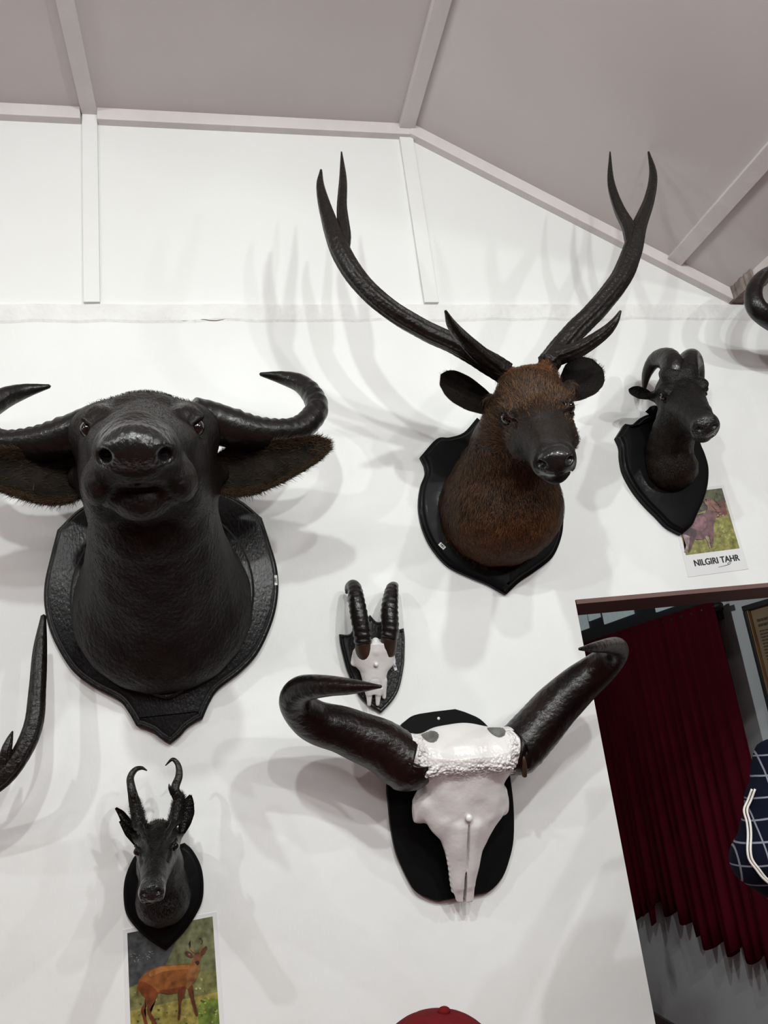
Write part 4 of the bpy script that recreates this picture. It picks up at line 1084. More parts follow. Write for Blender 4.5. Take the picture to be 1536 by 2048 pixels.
set_attr(sk, 'knob', np.maximum(np.exp(-((q1[:, 1] - 0.002) / 0.020) ** 2) * (q1[:, 2] > -0.03), 0.9 * np.exp(-((np.abs(q1[:, 0]) - 0.110) / 0.012) ** 2) * (q1[:, 1] < 0.045)))
hollow = ((np.abs(qq[:, 0]) - 0.082) ** 2 / 0.0225 ** 2 + (qq[:, 1] + 0.070) ** 2 / 0.0285 ** 2 + (qq[:, 2] + 0.062) ** 2 / 0.0385 ** 2) < 1
sk.data.polygons.foreach_set('material_index', hollow.astype(np.int32))
c = loc(O, R, (0, 0.122, 0.005))
obj('screw_head', *sphere(c, (0.0085, 0.006, 0.0085), 14, 8), 'bone_white', sk)
def gmod(th, s, t):
    return 1 + 0.035 * math.exp(-s * 14) * np.sin(s * 330 + 1.5 * np.sin(th * 2)) + 0.015 * np.sin(th * 2 + 1) + 0.012 * np.sin(s * 60 + th)
gl_ = [loc(O, R, (-0.124, -0.008, -0.060))] + pts((815, 1526, -.16), (760, 1491, -.165), (690, 1462, -.18), (625, 1440, -.21), (592, 1405, -.265), (605, 1378, -.33), (655, 1372, -.40), (705, 1373, -.45), (762, 1373, -.50))
gr = [.062, .065, .061, .054, .047, .037, .029, .0215, .015, .003]
obj('horn', *tube(gl_, gr, 30, 10, gmod), 'horn_gaur', gau)
gr_ = [loc(O, R, (0.116, -0.008, -0.060))] + pts((1038, 1497, -.16), (1082, 1447, -.165), (1135, 1390, -.185), (1190, 1344, -.22), (1226, 1312, -.275), (1233, 1295, -.33), (1212, 1292, -.395), (1188, 1295, -.44), (1159, 1298, -.48))
obj('horn', *tube(gr_, [.057, .060, .058, .052, .043, .033, .024, .016, .011, .003], 30, 10, gmod), 'horn_gaur', gau)
obj('horn_rim', *tube(pts((1044, 1506, -.212), (1048, 1520, -.214), (1049, 1536, -.205), (1049, 1552, -.195)), [.003, .005, .0065, .006], 10, 5), 'horn_core_brown', gau)

# ================================================================ goat skull
xg = 0.380
goa = thing('goat_skull_mount', 'small white skull with upright ridged horns on pointed black shield', 'trophy', (xg, 0, 1.80))
H = px_half([(679, 1268), (681, 1286.5), (688, 1316), (696.6, 1345), (715.7, 1386), (736, 1408), (760, 1426)], -0.015, xg, 'L')
tp = at(747, 1228.6, -0.015)[[0, 2]]; t1 = px_half([(695, 1262), (704, 1249)], -0.015, xg, 'L')
H[-1, 0] = xg
H = np.vstack([[xg, tp[1]], [xg + 0.016, tp[1] - 0.020], [t1[1, 0] - 0.012, t1[1, 1] - 0.000], [t1[0, 0] - 0.006, t1[0, 1] - 0.008], H])
S = smooth_outline(mirror_half(H, xg), corners=(0, 4, 10, 16), n=5)
sharp(obj('shield', *plate(S, [(0, 0), (0, 0.012), (0.004, 0.016), (0.007, 0.0155), (0.010, 0.019)]), 'shield_black', goa))
O = at(752, 1302, -0.085); T_ = at(748, 1412, -0.035)
f = T_ - O; LS = np.linalg.norm(f); f /= LS; u = np.array([1.0, 0, -0.02]); u -= f * u.dot(f); u /= np.linalg.norm(u); nn = np.cross(u, f)
if nn[1] > 0: nn = -nn
R = np.stack([u, f, nn], 1); print('goat L', LS)
sc = Sculpt((0.28, -0.12, 1.66), (0.47, -0.019, 1.87), 0.0019)
sc.frame(O, R)
fs = np.array([-0.02, 0.0, 0.02, 0.04, 0.055, 0.075, 0.10, 0.112]) * (LS / 0.14)
sc.loft(fs, [0.040, 0.050, 0.054, 0.050, 0.036, 0.030, 0.024, 0.018], [0.028, 0.03, 0.03, 0.026, 0.022, 0.018, 0.012, 0.008], [-0.02, -0.022, -0.024, -0.022, -0.018, -0.014, -0.010, -0.008], 2.5, 0.008)
sc.cone((0, -0.022, -0.010), (0, 0.0, -0.004), 0.010, 0.011, 0.008)
sc.frame(O, R, sym=True)
sc.cone((0.030, -0.005, -0.014), (0.031, -0.022, -0.014), 0.018, 0.014, 0.008)
sc.cone((0.046, 0.012, -0.02), (0.050, 0.036, -0.028), 0.010, 0.008, 0.008)
sc.cut_ell((0.056, 0.022, -0.018), (0.007, 0.018, 0.010), 0.003)
sc.cone((0.012, 0.09, -0.010), (0.011, 0.138, -0.008), 0.011, 0.005, 0.006)
sc.frame(O, R)
sc.cut_line([(0.0, 0.100, 0.004), (0, 0.15, 0.0)], 0.0022, 0.002)
sc.cut_line([(-0.020, 0.094, 0.0), (-0.009, 0.070, 0.006), (0.010, 0.070, 0.006), (0.019, 0.094, 0.0)], 0.0022, 0.002)
sc.cone((0.024, 0.08, -0.012), (0.028, 0.122, -0.012), 0.010, 0.005, 0.006)
Vk, Fk = sc.mesh(1)
sk = obj('skull', Vk, Fk, 'bone_white', goa)
c = loc(O, R, (0, 0.032, 0.008))
obj('screw_head', *sphere(c, (0.0058, 0.004, 0.0058), 14, 8), 'bone_white', sk)
def goat_horn(bp, q):
    return [bp] + [at(*a) for a in q]
h1 = goat_horn(loc(O, R, (-0.031, -0.012, 0.002)), [(726, 1288, -.092), (723, 1262, -.098), (717, 1225, -.100), (712, 1192, -.092), (707, 1172, -.070), (697, 1174, -.045), (693, 1186, -.030)])
h2 = goat_horn(loc(O, R, (0.031, -0.012, 0.002)), [(778, 1283, -.092), (780, 1262, -.098), (779, 1228, -.100), (781, 1200, -.092), (784, 1178, -.070), (790, 1172, -.045), (792, 1180, -.030)])
def kmod(th, s, t): return 1 + (0.05 * np.sin(s * 420 + 1.2 * np.sin(th)) + 0.03 * np.sin(th * 5 + s * 50)) * (t < 0.75)
for hp, c0_, c1_ in ((h1, (728, 1311, -.066), (726, 1286, -.092)), (h2, (776, 1306, -.066), (778, 1274, -.094))):
    D = np.array(hp); D[1] = at(*c1_)
    if D[2][2] - D[1][2] < 0.012: D = np.delete(D, 2, 0)
    rr = [.0220, .0225, .022, .020, .0165, .010, .004][-len(D[1:]):]
    obj('horn', *tube(D[1:], rr, 22, 9, kmod), 'horn_black', goa)
    obj('horn_core', *tube([at(*c0_), (at(*c0_) + at(*c1_)) / 2, at(*c1_) + (D[2] - D[1]) * 0.2], [.0195, .0208, .0205], 20, 5), 'horn_core_brown', goa)
p = at(792, 1333, -0.0195)
tag_part(goa, p[0] - 0.003, -0.0185, p[2], math.radians(-80), 0.020, 0.007, '81')

# ================================================================ antlers of the stag at the left edge
ant = thing('antler_mount', 'dark glossy forked antler rising at left edge below buffalo shield', 'trophy', (-0.80, 0, 1.55))
S = smooth_outline([(-0.80, 1.66), (-0.70, 1.64), (-0.68, 1.55), (-0.72, 1.45), (-0.80, 1.37), (-0.88, 1.45), (-0.92, 1.55), (-0.90, 1.64)], corners=(4,), n=5)
sharp(obj('shield', *plate(S, [(0, 0), (0, 0.014), (0.006, 0.02)]), 'shield_matt', ant))
obj('frontlet', *sphere((-0.80, -0.05, 1.55), (0.065, 0.05, 0.06)), 'muntjac_skin', ant)
pr = pts((-150, 1640, -.10), (-70, 1602, -.14), (0, 1560, -.16), (40, 1512, -.165), (67, 1450, -.16), (75, 1375, -.15), (80, 1300, -.14), (87, 1232, -.13))
antler_obj(ant, [([(-0.775, -0.06, 1.57)] + pr, [.02, .021, .021, .0205, .0195, .019, .017, .0145, .006]),
                 (pts((5, 1548, -.165), (12, 1505, -.175), (19, 1480, -.175), (25, 1463, -.17)), [.013, .011, .007, .002])])
prm = [np.array([-1.60 - p[0], p[1], p[2]]) for p in pr]
antler_obj(ant, [([(-0.825, -0.06, 1.57)] + prm, [.02, .021, .021, .0205, .0195, .019, .017, .0145, .006])])

# ================================================================ horn of another head at the right edge
hor = thing('horn_mount', 'black curved horn cut off by right edge above goat head', 'trophy', (1.98, 0, 2.60))
S = smooth_outline([(1.98, 2.74), (2.08, 2.70), (2.10, 2.58), (2.06, 2.47), (1.98, 2.40), (1.90, 2.47), (1.86, 2.58), (1.88, 2.70)], corners=(4,), n=5)
sharp(obj('shield', *plate(S, [(0, 0), (0, 0.014), (0.006, 0.02)]), 'shield_matt', hor))
obj('frontlet', *sphere((1.98, -0.06, 2.62), (0.075, 0.06, 0.075)), 'hide_black', hor)
hp = [(1.94, -0.09, 2.64)] + pts((1620, 668, -.16), (1560, 648, -.20), (1515, 618, -.22), (1508, 580, -.22), (1530, 548, -.20), (1575, 520, -.16))
obj('horn', *tube(hp, [.04, .036, .033, .029, .024, .018, .004], 24, 9, ridge(0.03, 240)), 'horn_black', hor)
hm = [(1.98 + 1.98 - p[0], p[1], p[2]) for p in [np.array(q_) for q_ in hp]]
obj('horn', *tube(hm, [.04, .036, .033, .029, .024, .018, .004], 24, 9, ridge(0.03, 240)), 'horn_black', hor)

# ================================================================ photo cards
def card(name, label, quad, y, pic, layers, text=None):
    """quad: outer sheet corners (x,z) TL,TR,BR,BL; pic: inner picture rect as fractions; layers: polygons in picture fractions with ink colours"""
    q = np.array(quad, float)
    def bl_(a, b): return (q[0] * (1 - a) + q[1] * a) * (1 - b) + (q[3] * (1 - a) + q[2] * a) * b
    root = thing(name, label, 'card', ((q[:, 0].mean()), 0, q[:, 1].mean()))
    obj('sheet', *plate(q[::-1], [(0, 0.0), (0, 0.0012)], y0=y), 'laminate', root, smooth=False)
    V = []; Fc = []; col = []
    x0_, x1_, y0_, y1_ = pic
    for li, (poly, c) in enumerate(layers):
        n0 = len(V)
        for a, b in poly:
            w = bl_(x0_ + (x1_ - x0_) * a, y0_ + (y1_ - y0_) * b); V.append((w[0], y - 0.0013 - 0.000012 * li, w[1]))
        bm = bmesh.new(); vs = [bm.verts.new(v) for v in V[n0:]]; bm.faces.new(vs)
        bmesh.ops.triangulate(bm, faces=bm.faces[:]); bm.verts.index_update()
        for fa in bm.faces:
            ii = [v.index + n0 for v in fa.verts]
            nrm = np.cross(np.array(V[ii[1]]) - V[ii[0]], np.array(V[ii[2]]) - V[ii[0]])
            Fc.append(tuple(ii if nrm[1] < 0 else ii[::-1])); col.append((*c, 1))
        bm.free()
    obj('printed_picture', V, Fc, 'photo_print', root, smooth=False, attrs={'ink': ('FACE', np.array(col))})
    if text:
        s, (a, b), size, sx = text
        w = bl_(a, b); d = bl_(1, b) - bl_(0, b); ang_ = math.atan2(d[1], d[0])
        obj('lettering', *wall_text(s, size, w[0], y - 0.0016, w[1], ang_, bold=0.0009, sx=sx), 'ink_black', root, smooth=False)
        sc_ = [(0.52, b + 0.075), (0.62, b + 0.068), (0.70, b + 0.060), (0.74, b + 0.045), (0.70, b + 0.040), (0.68, b + 0.052), (0.72, b + 0.056)]
        P3 = [np.array([*bl_(*p_)]) for p_ in sc_]
        obj('pen_scribble', *tube([(p_[0], y - 0.0016, p_[1]) for p_ in P3], [0.0004, 0.0007, 0.0007, 0.0006, 0.0007, 0.0006, 0.0004], 6, 4), 'ink_black', root)
    return root

def smooth_poly(P, n=3): return [tuple(v) for v in smooth_outline(P, n=n)]
def frac(pl, box_):
    x0_, y0_, x1_, y1_ = box_
    return [((a - x0_) / (x1_ - x0_), (b - y0_) / (y1_ - y0_)) for a, b in pl]

# muntjac card: polygons measured in the crop of the card, relative to the picture
qm = [at(247, 1862, 0)[[0, 2]], at(432, 1825, 0)[[0, 2]], None, None]
w_ = 0.206; qm = [np.array([-0.257, 1.2655]), np.array([-0.051, 1.2715])]
qm += [np.array([-0.046, 0.972]), np.array([-0.252, 0.966])]
def mz(pl):
    """zoomed-crop coordinates -> picture fractions of the deer card"""
    out = []
    for a, b in pl:
        w = at(180 + a * 0.2773, 1480 + b * 0.2773, -0.001); x, z = w[0], w[2]
        out.append(((x - (-0.2475)) / 0.192, (1.259 - z) / 0.245))
    return out
deer = [
    ([(0, 0), (1, 0), (1, 1), (0, 1)], (0.12, 0.13, 0.06)),
    ([(0, 0), (0.52, 0), (0.55, 0.15), (0.44, 0.30), (0.36, 0.36), (0, 0.44)], (0.055, 0.060, 0.062)),
    ([(0.50, 0), (1, 0), (1, 0.32), (0.6, 0.30), (0.52, 0.12)], (0.14, 0.15, 0.075)),
    ([(0, 0.44), (0.4, 0.38), (1, 0.45), (1, 0.62), (0, 0.62)], (0.15, 0.15, 0.055)),
    ([(0, 0.62), (1, 0.62), (1, 1), (0, 1)], (0.26, 0.22, 0.055)),
    ([(0.75, 0.72), (0.85, 0.64), (1, 0.68), (1, 1), (0.78, 1)], (0.12, 0.17, 0.03)),
    (smooth_poly(mz([(350, 1720), (420, 1660), (500, 1628), (620, 1618), (730, 1615), (760, 1640), (770, 1700), (740, 1760), (690, 1790), (640, 1815), (560, 1828), (500, 1815), (440, 1850), (390, 1840), (350, 1790)])), (0.21, 0.072, 0.020)),
    (smooth_poly(mz([(350, 1740), (400, 1740), (480, 1800), (470, 1840), (400, 1850), (355, 1800)])), (0.15, 0.036, 0.012)),
    (smooth_poly(mz([(400, 1840), (430, 1850), (410, 1900), (385, 1940), (400, 2000), (410, 2040), (390, 2045), (375, 1990), (362, 1935), (385, 1890)])), (0.11, 0.030, 0.012)),
    (smooth_poly(mz([(440, 1840), (490, 1815), (470, 1870), (430, 1935), (460, 2000), (480, 2045), (455, 2045), (420, 1985), (405, 1935), (425, 1880)])), (0.13, 0.035, 0.013)),
    (smooth_poly(mz([(640, 1800), (690, 1780), (690, 1830), (660, 1890), (655, 1960), (645, 2015), (633, 2005), (640, 1930), (640, 1860)])), (0.10, 0.028, 0.012)),
    (smooth_poly(mz([(710, 1790), (745, 1765), (750, 1830), (765, 1900), (782, 1980), (765, 1985), (745, 1920), (725, 1850)])), (0.10, 0.030, 0.014)),
    (smooth_poly(mz([(720, 1640), (745, 1600), (760, 1570), (800, 1590), (800, 1650), (775, 1720), (745, 1760), (700, 1790)])), (0.20, 0.085, 0.030)),
    (smooth_poly(mz([(755, 1570), (770, 1540), (800, 1535), (812, 1560), (800, 1600), (785, 1625), (770, 1610)])), (0.16, 0.062, 0.03)),
    (smooth_poly(mz([(765, 1605), (785, 1595), (800, 1605), (787, 1628)])), (0.03, 0.02, 0.02)),
    (smooth_poly(mz([(692, 1535), (715, 1525), (745, 1545), (750, 1570), (715, 1565)])), (0.09, 0.035, 0.022)),
    (smooth_poly(mz([(810, 1545), (825, 1510), (850, 1492), (858, 1510), (840, 1540), (815, 1560)])), (0.11, 0.035, 0.02)),
    (mz([(762, 1540), (728, 1505), (735, 1500), (772, 1535)]), (0.28, 0.13, 0.05)),
    (mz([(798, 1535), (810, 1478), (818, 1480), (806, 1537)]), (0.28, 0.13, 0.05)),
    (mz([(728, 1505), (722, 1470), (735, 1445), (728, 1470), (735, 1500)]), (0.03, 0.028, 0.02)),
    (mz([(810, 1478), (822, 1460), (815, 1438), (795, 1440), (812, 1432), (828, 1458), (818, 1480)]), (0.03, 0.028, 0.02)),
    (mz([(350, 1740), (335, 1790), (340, 1830), (348, 1790)]), (0.20, 0.05, 0.02)),
    (mz([(720, 1540), (735, 1548), (730, 1555), (718, 1550)]), (0.24, 0.15, 0.10)),
]
fl_ = []
for i in range(150):
    fx, fy = random.uniform(0.02, 0.96), random.uniform(0.45, 0.97); d_ = random.uniform(0.014, 0.034); c_ = random.choice(((0.30, 0.26, 0.07), (0.07, 0.08, 0.025), (0.20, 0.19, 0.06), (0.34, 0.31, 0.12)))
    fl_.append(([(fx, fy), (fx + d_, fy + d_ * 0.2), (fx + d_ * 0.8, fy + d_ * 0.7), (fx + d_ * 0.1, fy + d_ * 0.6)], c_))
for i in range(30):
    fx, fy = random.uniform(0.02, 0.28), random.uniform(0.17, 0.24); d_ = random.uniform(0.008, 0.014)
    fl_.append(([(fx, fy), (fx + d_, fy), (fx + d_, fy + d_ * 0.6), (fx, fy + d_ * 0.6)], (0.22, 0.22, 0.21)))
hl_ = [(smooth_poly(mz([(430, 1665), (520, 1632), (640, 1624), (730, 1625), (740, 1650), (640, 1655), (520, 1668), (440, 1700)])), (0.31, 0.13, 0.035)),
       (smooth_poly(mz([(500, 1800), (600, 1790), (690, 1770), (690, 1790), (620, 1818), (540, 1825)])), (0.15, 0.042, 0.013))]
deer = deer[:6] + fl_ + deer[6:7] + hl_ + deer[7:]
card('deer_photo_card', 'laminated photo card of a reddish deer hanging below small black deer head', [q_ for q_ in qm], 0.0, (0.045, 0.952, 0.028, 0.855), deer)

qt = [at(1342, 985, 0)[[0, 2]], at(1447, 970, 0)[[0, 2]], at(1497, 1138, 0)[[0, 2]], at(1375, 1154, 0)[[0, 2]]]
qt = [np.array([1.333, 2.216]), np.array([1.530, 2.227]), np.array([1.541, 1.960]), np.array([1.336, 1.951])]
def tz(pl):
    A = np.array(qt); out = []
    for a, b in pl:
        w = at(1330 + a * 0.11719, 960 + b * 0.11719, -0.001); x, z = w[0], w[2]
        out.append(((x - 1.342) / 0.186, (2.217 - z) / 0.196))
    return out
goat = [
    ([(0, 0), (1, 0), (1, 1), (0, 1)], (0.22, 0.21, 0.06)),
    ([(0, 0), (1, 0), (1, 0.24), (0, 0.45)], (0.07, 0.065, 0.05)),
    ([(0.45, 0), (1, 0), (1, 0.16), (0.55, 0.16)], (0.09, 0.095, 0.045)),
    (tz([(900, 380), (1040, 350), (1090, 600), (900, 640), (860, 560)]), (0.15, 0.060, 0.058)),
    ([(0, 0.44), (0.35, 0.42), (0.3, 0.55), (0, 0.6)], (0.16, 0.15, 0.07)),
    (smooth_poly(tz([(300, 640), (360, 600), (520, 590), (680, 550), (720, 480), (740, 400), (860, 520), (870, 640), (830, 760), (820, 880), (760, 930), (640, 1000), (520, 1000), (430, 960), (300, 930), (250, 860), (265, 730)])), (0.14, 0.075, 0.085)),
    (smooth_poly(tz([(480, 660), (620, 600), (700, 660), (700, 780), (600, 860), (500, 800)])), (0.21, 0.11, 0.125)),
    (smooth_poly(tz([(270, 800), (420, 790), (520, 850), (500, 960), (420, 1010), (300, 940)])), (0.055, 0.032, 0.036)),
    (smooth_poly(tz([(720, 400), (720, 340), (780, 320), (860, 360), (940, 500), (950, 545), (890, 540), (800, 510), (740, 480)])), (0.23, 0.115, 0.09)),
    (tz([(790, 400), (850, 470), (900, 530), (870, 520), (810, 450)]), (0.05, 0.03, 0.03)),
    (smooth_poly(tz([(640, 320), (670, 285), (740, 280), (790, 310), (790, 350), (740, 345), (700, 310)])), (0.15, 0.075, 0.065)),
    (smooth_poly(tz([(680, 350), (720, 370), (740, 400), (700, 395)])), (0.26, 0.14, 0.11)),
    (smooth_poly(tz([(280, 900), (420, 960), (380, 1080), (350, 1190), (300, 1205), (330, 1090), (290, 1000)])), (0.30, 0.21, 0.22)),
    (smooth_poly(tz([(400, 950), (500, 960), (450, 1080), (400, 1200), (370, 1200), (390, 1080)])), (0.10, 0.05, 0.055)),
    (smooth_poly(tz([(670, 960), (720, 960), (760, 1120), (745, 1160), (715, 1060)])), (0.28, 0.20, 0.18)),
    (smooth_poly(tz([(740, 900), (820, 870), (820, 1000), (800, 1100), (790, 1160), (765, 1100), (760, 1000)])), (0.17, 0.09, 0.10)),
    (tz([(330, 600), (440, 590), (640, 550), (660, 560), (440, 605), (330, 612)]), (0.03, 0.02, 0.018)),
]
fl_ = []
for i in range(110):
    fx, fy = random.uniform(0.02, 0.95), random.uniform(0.40, 0.96); d_ = random.uniform(0.02, 0.05); c_ = random.choice(((0.30, 0.30, 0.10), (0.12, 0.15, 0.03), (0.24, 0.25, 0.08), (0.36, 0.33, 0.16)))
    fl_.append(([(fx, fy), (fx + d_, fy - d_ * 0.3), (fx + d_ * 0.9, fy + d_ * 0.2), (fx + d_ * 0.1, fy + d_ * 0.4)], c_))
for i in range(40):
    fx, fy = random.uniform(0.05, 0.93), random.uniform(0.02, 0.30); d_ = random.uniform(0.04, 0.09); c_ = random.choice(((0.05, 0.055, 0.035), (0.12, 0.13, 0.06), (0.09, 0.08, 0.065)))
    fl_.append(([(fx, fy), (fx + d_, fy + d_ * 0.3), (fx + d_ * 0.7, fy + d_), (fx, fy + d_ * 0.7)], c_))
goat = goat[:5] + fl_ + goat[5:]
card('tahr_photo_card', 'laminated photo card captioned NILGIRI TAHR under the small goat head', qt, 0.0, (0.05, 0.95, 0.035, 0.755), goat, ('NILGIRI TAHR', (0.52, 0.86), 0.0265, 0.93))

# ================================================================ curtain and framed notice in the side room
cur = thing('curtain', 'dark red pleated curtain hanging in the side room doorway', 'curtain', (XS, 1.8, 1.3))
yA, yB_ = 0.93, 2.85; n = 300; m = 14; V = []
ph = np.cumsum(rng.uniform(0.6, 1.4, n)); ph = ph / ph[-1] * 2 * math.pi * 24
for i in range(n):
    y = yA + (yB_ - yA) * i / (n - 1)
    am = 0.022 + 0.010 * math.sin(y * 5.1)
    zb = 0.575 + 0.020 * math.sin(ph[i] * 0.5) + 0.012 * math.sin(ph[i]) + (0.07 if 1.62 < y < 1.98 else 0.0)
    for j in range(m):
        t = j / (m - 1); z = 2.005 + (zb - 2.005) * t
        x = XS - 0.075 + am * (0.5 + 0.6 * t) * math.sin(ph[i] + 0.35 * math.sin(t * 3 + y * 2)) + 0.012 * t * math.sin(ph[i] * 0.37)
        V.append((x, y + 0.02 * t * math.sin(y * 7), z))
Fc = [(i * m + j, i * m + j + 1, (i + 1) * m + j + 1, (i + 1) * m + j) for i in range(n - 1) for j in range(m - 1)]
c_ = obj('cloth', V, Fc, 'curtain_red', cur); mo = c_.modifiers.new('thick', 'SOLIDIFY'); mo.thickness = 0.003
obj('rail', *tube([(XS - 0.06, 0.90, 1.98), (XS - 0.06, 1.9, 1.98), (XS - 0.06, 2.9, 1.98)], [0.012] * 3, 12, 4), 'dark_frame', cur)
for y in (0.97, 2.7):
    obj('bracket', *box(XS - 0.07, XS - 0.002, y, y + 0.02, 1.965, 1.995), 'dark_frame', cur, smooth=False)

fr = thing('framed_notice', 'framed brown notice with lines of print on side room wall', 'notice', (XS, 0.62, 1.7))
fy0, fy1 = 0.44, at(1484, 1214, X=XS - 0.02)[1]; fz1 = 1.955; fz0 = at(1536, 1400, X=XS - 0.02)[2] - 0.12
bw = 0.022
for (a, b, c, d) in ((fy0, fy1, fz1 - bw, fz1), (fy0, fy1, fz0, fz0 + bw), (fy0, fy0 + bw, fz0 + bw, fz1 - bw), (fy1 - bw, fy1, fz0 + bw, fz1 - bw)):
    r_ = obj('frame_rail', *box(XS - 0.024, XS - 0.001, a, b, c, d), 'dark_frame', fr, smooth=False); bevel(r_, 0.003)
gi = bw
obj('gilt_edge', *join([box(XS - 0.020, XS - 0.004, fy1 - bw - 0.007, fy1 - bw, fz0 + bw, fz1 - bw), box(XS - 0.020, XS - 0.004, fy0 + bw, fy0 + bw + 0.007, fz0 + bw, fz1 - bw),
                        box(XS - 0.020, XS - 0.004, fy0 + bw, fy1 - bw, fz0 + bw, fz0 + bw + 0.007)]), 'gilt', fr, smooth=False)
obj('paper', *box(XS - 0.008, XS - 0.002, fy0 + bw, fy1 - bw, fz0 + bw, fz1 - bw), 'notice_paper', fr, smooth=False)
ln = []
z = fz1 - 0.075; ya, yb_ = fy1 - 0.055, fy0 + 0.05
i = 0
while z > fz0 + 0.14:
    hd_ = i < 2; hgt = 0.010 if hd_ else 0.0045
    end = yb_ + (0.22 * 0.5 if (hd_ or i % 7 == 6) else random.uniform(0, 0.04)); y = ya
    while y > end:
        wl = random.uniform(0.010, 0.028); ln.append(box(XS - 0.0095, XS - 0.0078, max(end, y - wl), y, z, z + hgt)); y -= wl + 0.005
    z -= 0.020 if hd_ else 0.0125
    i += 1
obj('print_lines', *join(ln), 'ink_brown', fr, smooth=False)

# ================================================================ people
def person(name, label, base, h, facing, pose, mats, extra=None, hgrid=0.011):
    """base: feet centre; h: height; facing: unit (x,y); pose: joints in (right, forward, up) of a 1 m figure"""
    base = np.array(base, float); fw = np.array([*facing, 0.0]); fw /= np.linalg.norm(fw); rt = np.array([fw[1], -fw[0], 0])
    RB = np.stack([rt, fw, [0, 0, 1]], 1)
    J = {k: base + RB @ (np.array(v) * h) for k, v in pose.items()}
    root = thing(name, label, 'person', base)
    A = np.array(list(J.values())); lo = A.min(0) - 0.13 * h; hi = A.max(0) + 0.13 * h; lo[2] = base[2] + 0.001
    def build(fn, grid=hgrid):
        s = Sculpt(lo, hi, grid); s.h_ = h; fn(s); return s.mesh(1)
    return root, J, RB, build

def base_pose():
    return dict(hipL=(-.055, 0, .52), hipR=(.055, 0, .52), kneeL=(-.058, .01, .285), kneeR=(.058, .01, .285), ankL=(-.06, -.01, .045), ankR=(.06, -.01, .045),
                toeL=(-.065, .08, .018), toeR=(.065, .08, .018), pelvis=(0, 0, .53), waist=(0, 0, .61), chest=(0, 0, .73), neck=(0, 0, .835), head=(0, .012, .925),
                shL=(-.115, 0, .80), shR=(.115, 0, .80), elL=(-.145, -.01, .63), elR=(.145, -.01, .63), wrL=(-.145, .04, .48), wrR=(.145, .04, .48))

def skin_fn(J, h, hands):
    def fn(s):
        s.cone(J['neck'], J['head'], .034 * h, .036 * h, .01)
        s.ell(J['head'], (.050 * h, .058 * h, .068 * h), .015)
        for w, e, fingers in hands:
            s.cone(e, w, .026 * h, .018 * h, .01); 
            for chain in fingers:
                for a, b in zip(chain[:-1], chain[1:]): s.cone(a, b, .0062 * h, .0056 * h, .004)
    return fn

# ---- child in the red cap (only the cap top reaches into the picture)
hC = 1.235; capc = at(856, 2024, -0.86)
pose = base_pose(); bx_, by_ = capc[0] + 0.004, capc[1]
topz = capc[2]
hC = topz / 1.0
root, J, RB, build = person('person', 'visitor in a red button-top cap seen at the bottom edge', (bx_, by_, 0), hC, (0.15, 1), pose, None)
hd = J['head']
def hand_chains(w, d, side, up, h):
    """five fingers from a wrist: d = pointing direction, side = across the palm, up = back of the hand"""
    out = []; d = np.array(d, float); side = np.array(side, float); up = np.array(up, float)
    palm_e = w + d * .050 * h
    for i, l in enumerate((.040, .046, .043, .034)):
        b = palm_e + side * (.0165 - .011 * i) * h
        out.append([w + side * (.010 - .007 * i) * h, b, b + d * l * .55 * h - up * .006 * h, b + d * l * .95 * h - up * .020 * h])
    out.append([w + side * .010 * h, w + side * .026 * h + d * .026 * h, w + side * .034 * h + d * .050 * h - up * .008 * h])
    return out
fwv = RB[:, 1]; rtv = RB[:, 0]; dn = np.array([0, 0, -1.0])
def body_skin(s):
    h = hC
    s.cone(J['neck'] - np.array([0, 0, .02 * h]), J['head'], .034 * h, .036 * h, .01)
    s.ell(hd, (.052 * h, .060 * h, .070 * h), .015)
    s.frame(hd, RB, sym=True)
    s.ell((0, .058 * h, -.010 * h), (.010 * h, .016 * h, .016 * h), .008); s.ell((.054 * h, -.004 * h, -.005 * h), (.008 * h, .014 * h, .020 * h), .006)
    s.cut_ell((.022 * h, .060 * h, .006 * h), (.010 * h, .006 * h, .006 * h), .005); s.cut_line([(0, .062 * h, -.034 * h), (.016 * h, .058 * h, -.033 * h)], .0025 * h, .002)
    s.frame()
    for sd, e, w in ((-1, 'elL', 'wrL'), (1, 'elR', 'wrR')):
        s.cone(J[e], J[w], .026 * h, .017 * h, .008)
        for ch in hand_chains(J[w], dn * 0.95 + fwv * 0.2, -sd * rtv * 0.2 + fwv, sd * rtv, h):
            for a, b in zip(ch[:-1], ch[1:]): s.cone(a, b, .0072 * h, .0066 * h, .005)
    for sd in ('L', 'R'):
        s.cone(J['knee' + sd], J['ank' + sd], .036 * h, .022 * h, .01); s.cone(J['ank' + sd] - np.array([0, 0, .015 * h]), J['toe' + sd], .026 * h, .020 * h, .012)
    s.cone(J['pelvis'], J['chest'], .06 * h, .06 * h, .02)
    for sd in ('L', 'R'):
        s.cone(J['hip' + sd], J['knee' + sd], .055 * h, .036 * h, .02); s.cone(J['sh' + sd], J['el' + sd], .032 * h, .026 * h, .02); s.cone(J['sh' + sd], J['chest'], .034 * h, .05 * h, .02)
obj('body', *build(body_skin), 'skin', root)
def shirt_fn(s):
    h = hC
    s.frame((J['chest'] + J['waist']) / 2, RB); s.ell((0, 0, 0), (.105 * h, .075 * h, .155 * h), .02); s.frame()
    for sd in ('L', 'R'):
        s.cone(J['sh' + sd], J['chest'], .046 * h, .06 * h, .02); s.cone(J['sh' + sd], J['el' + sd] * .8 + J['sh' + sd] * .2, .045 * h, .040 * h, .02)
obj('shirt', *build(shirt_fn), 'shirt_plain', root)
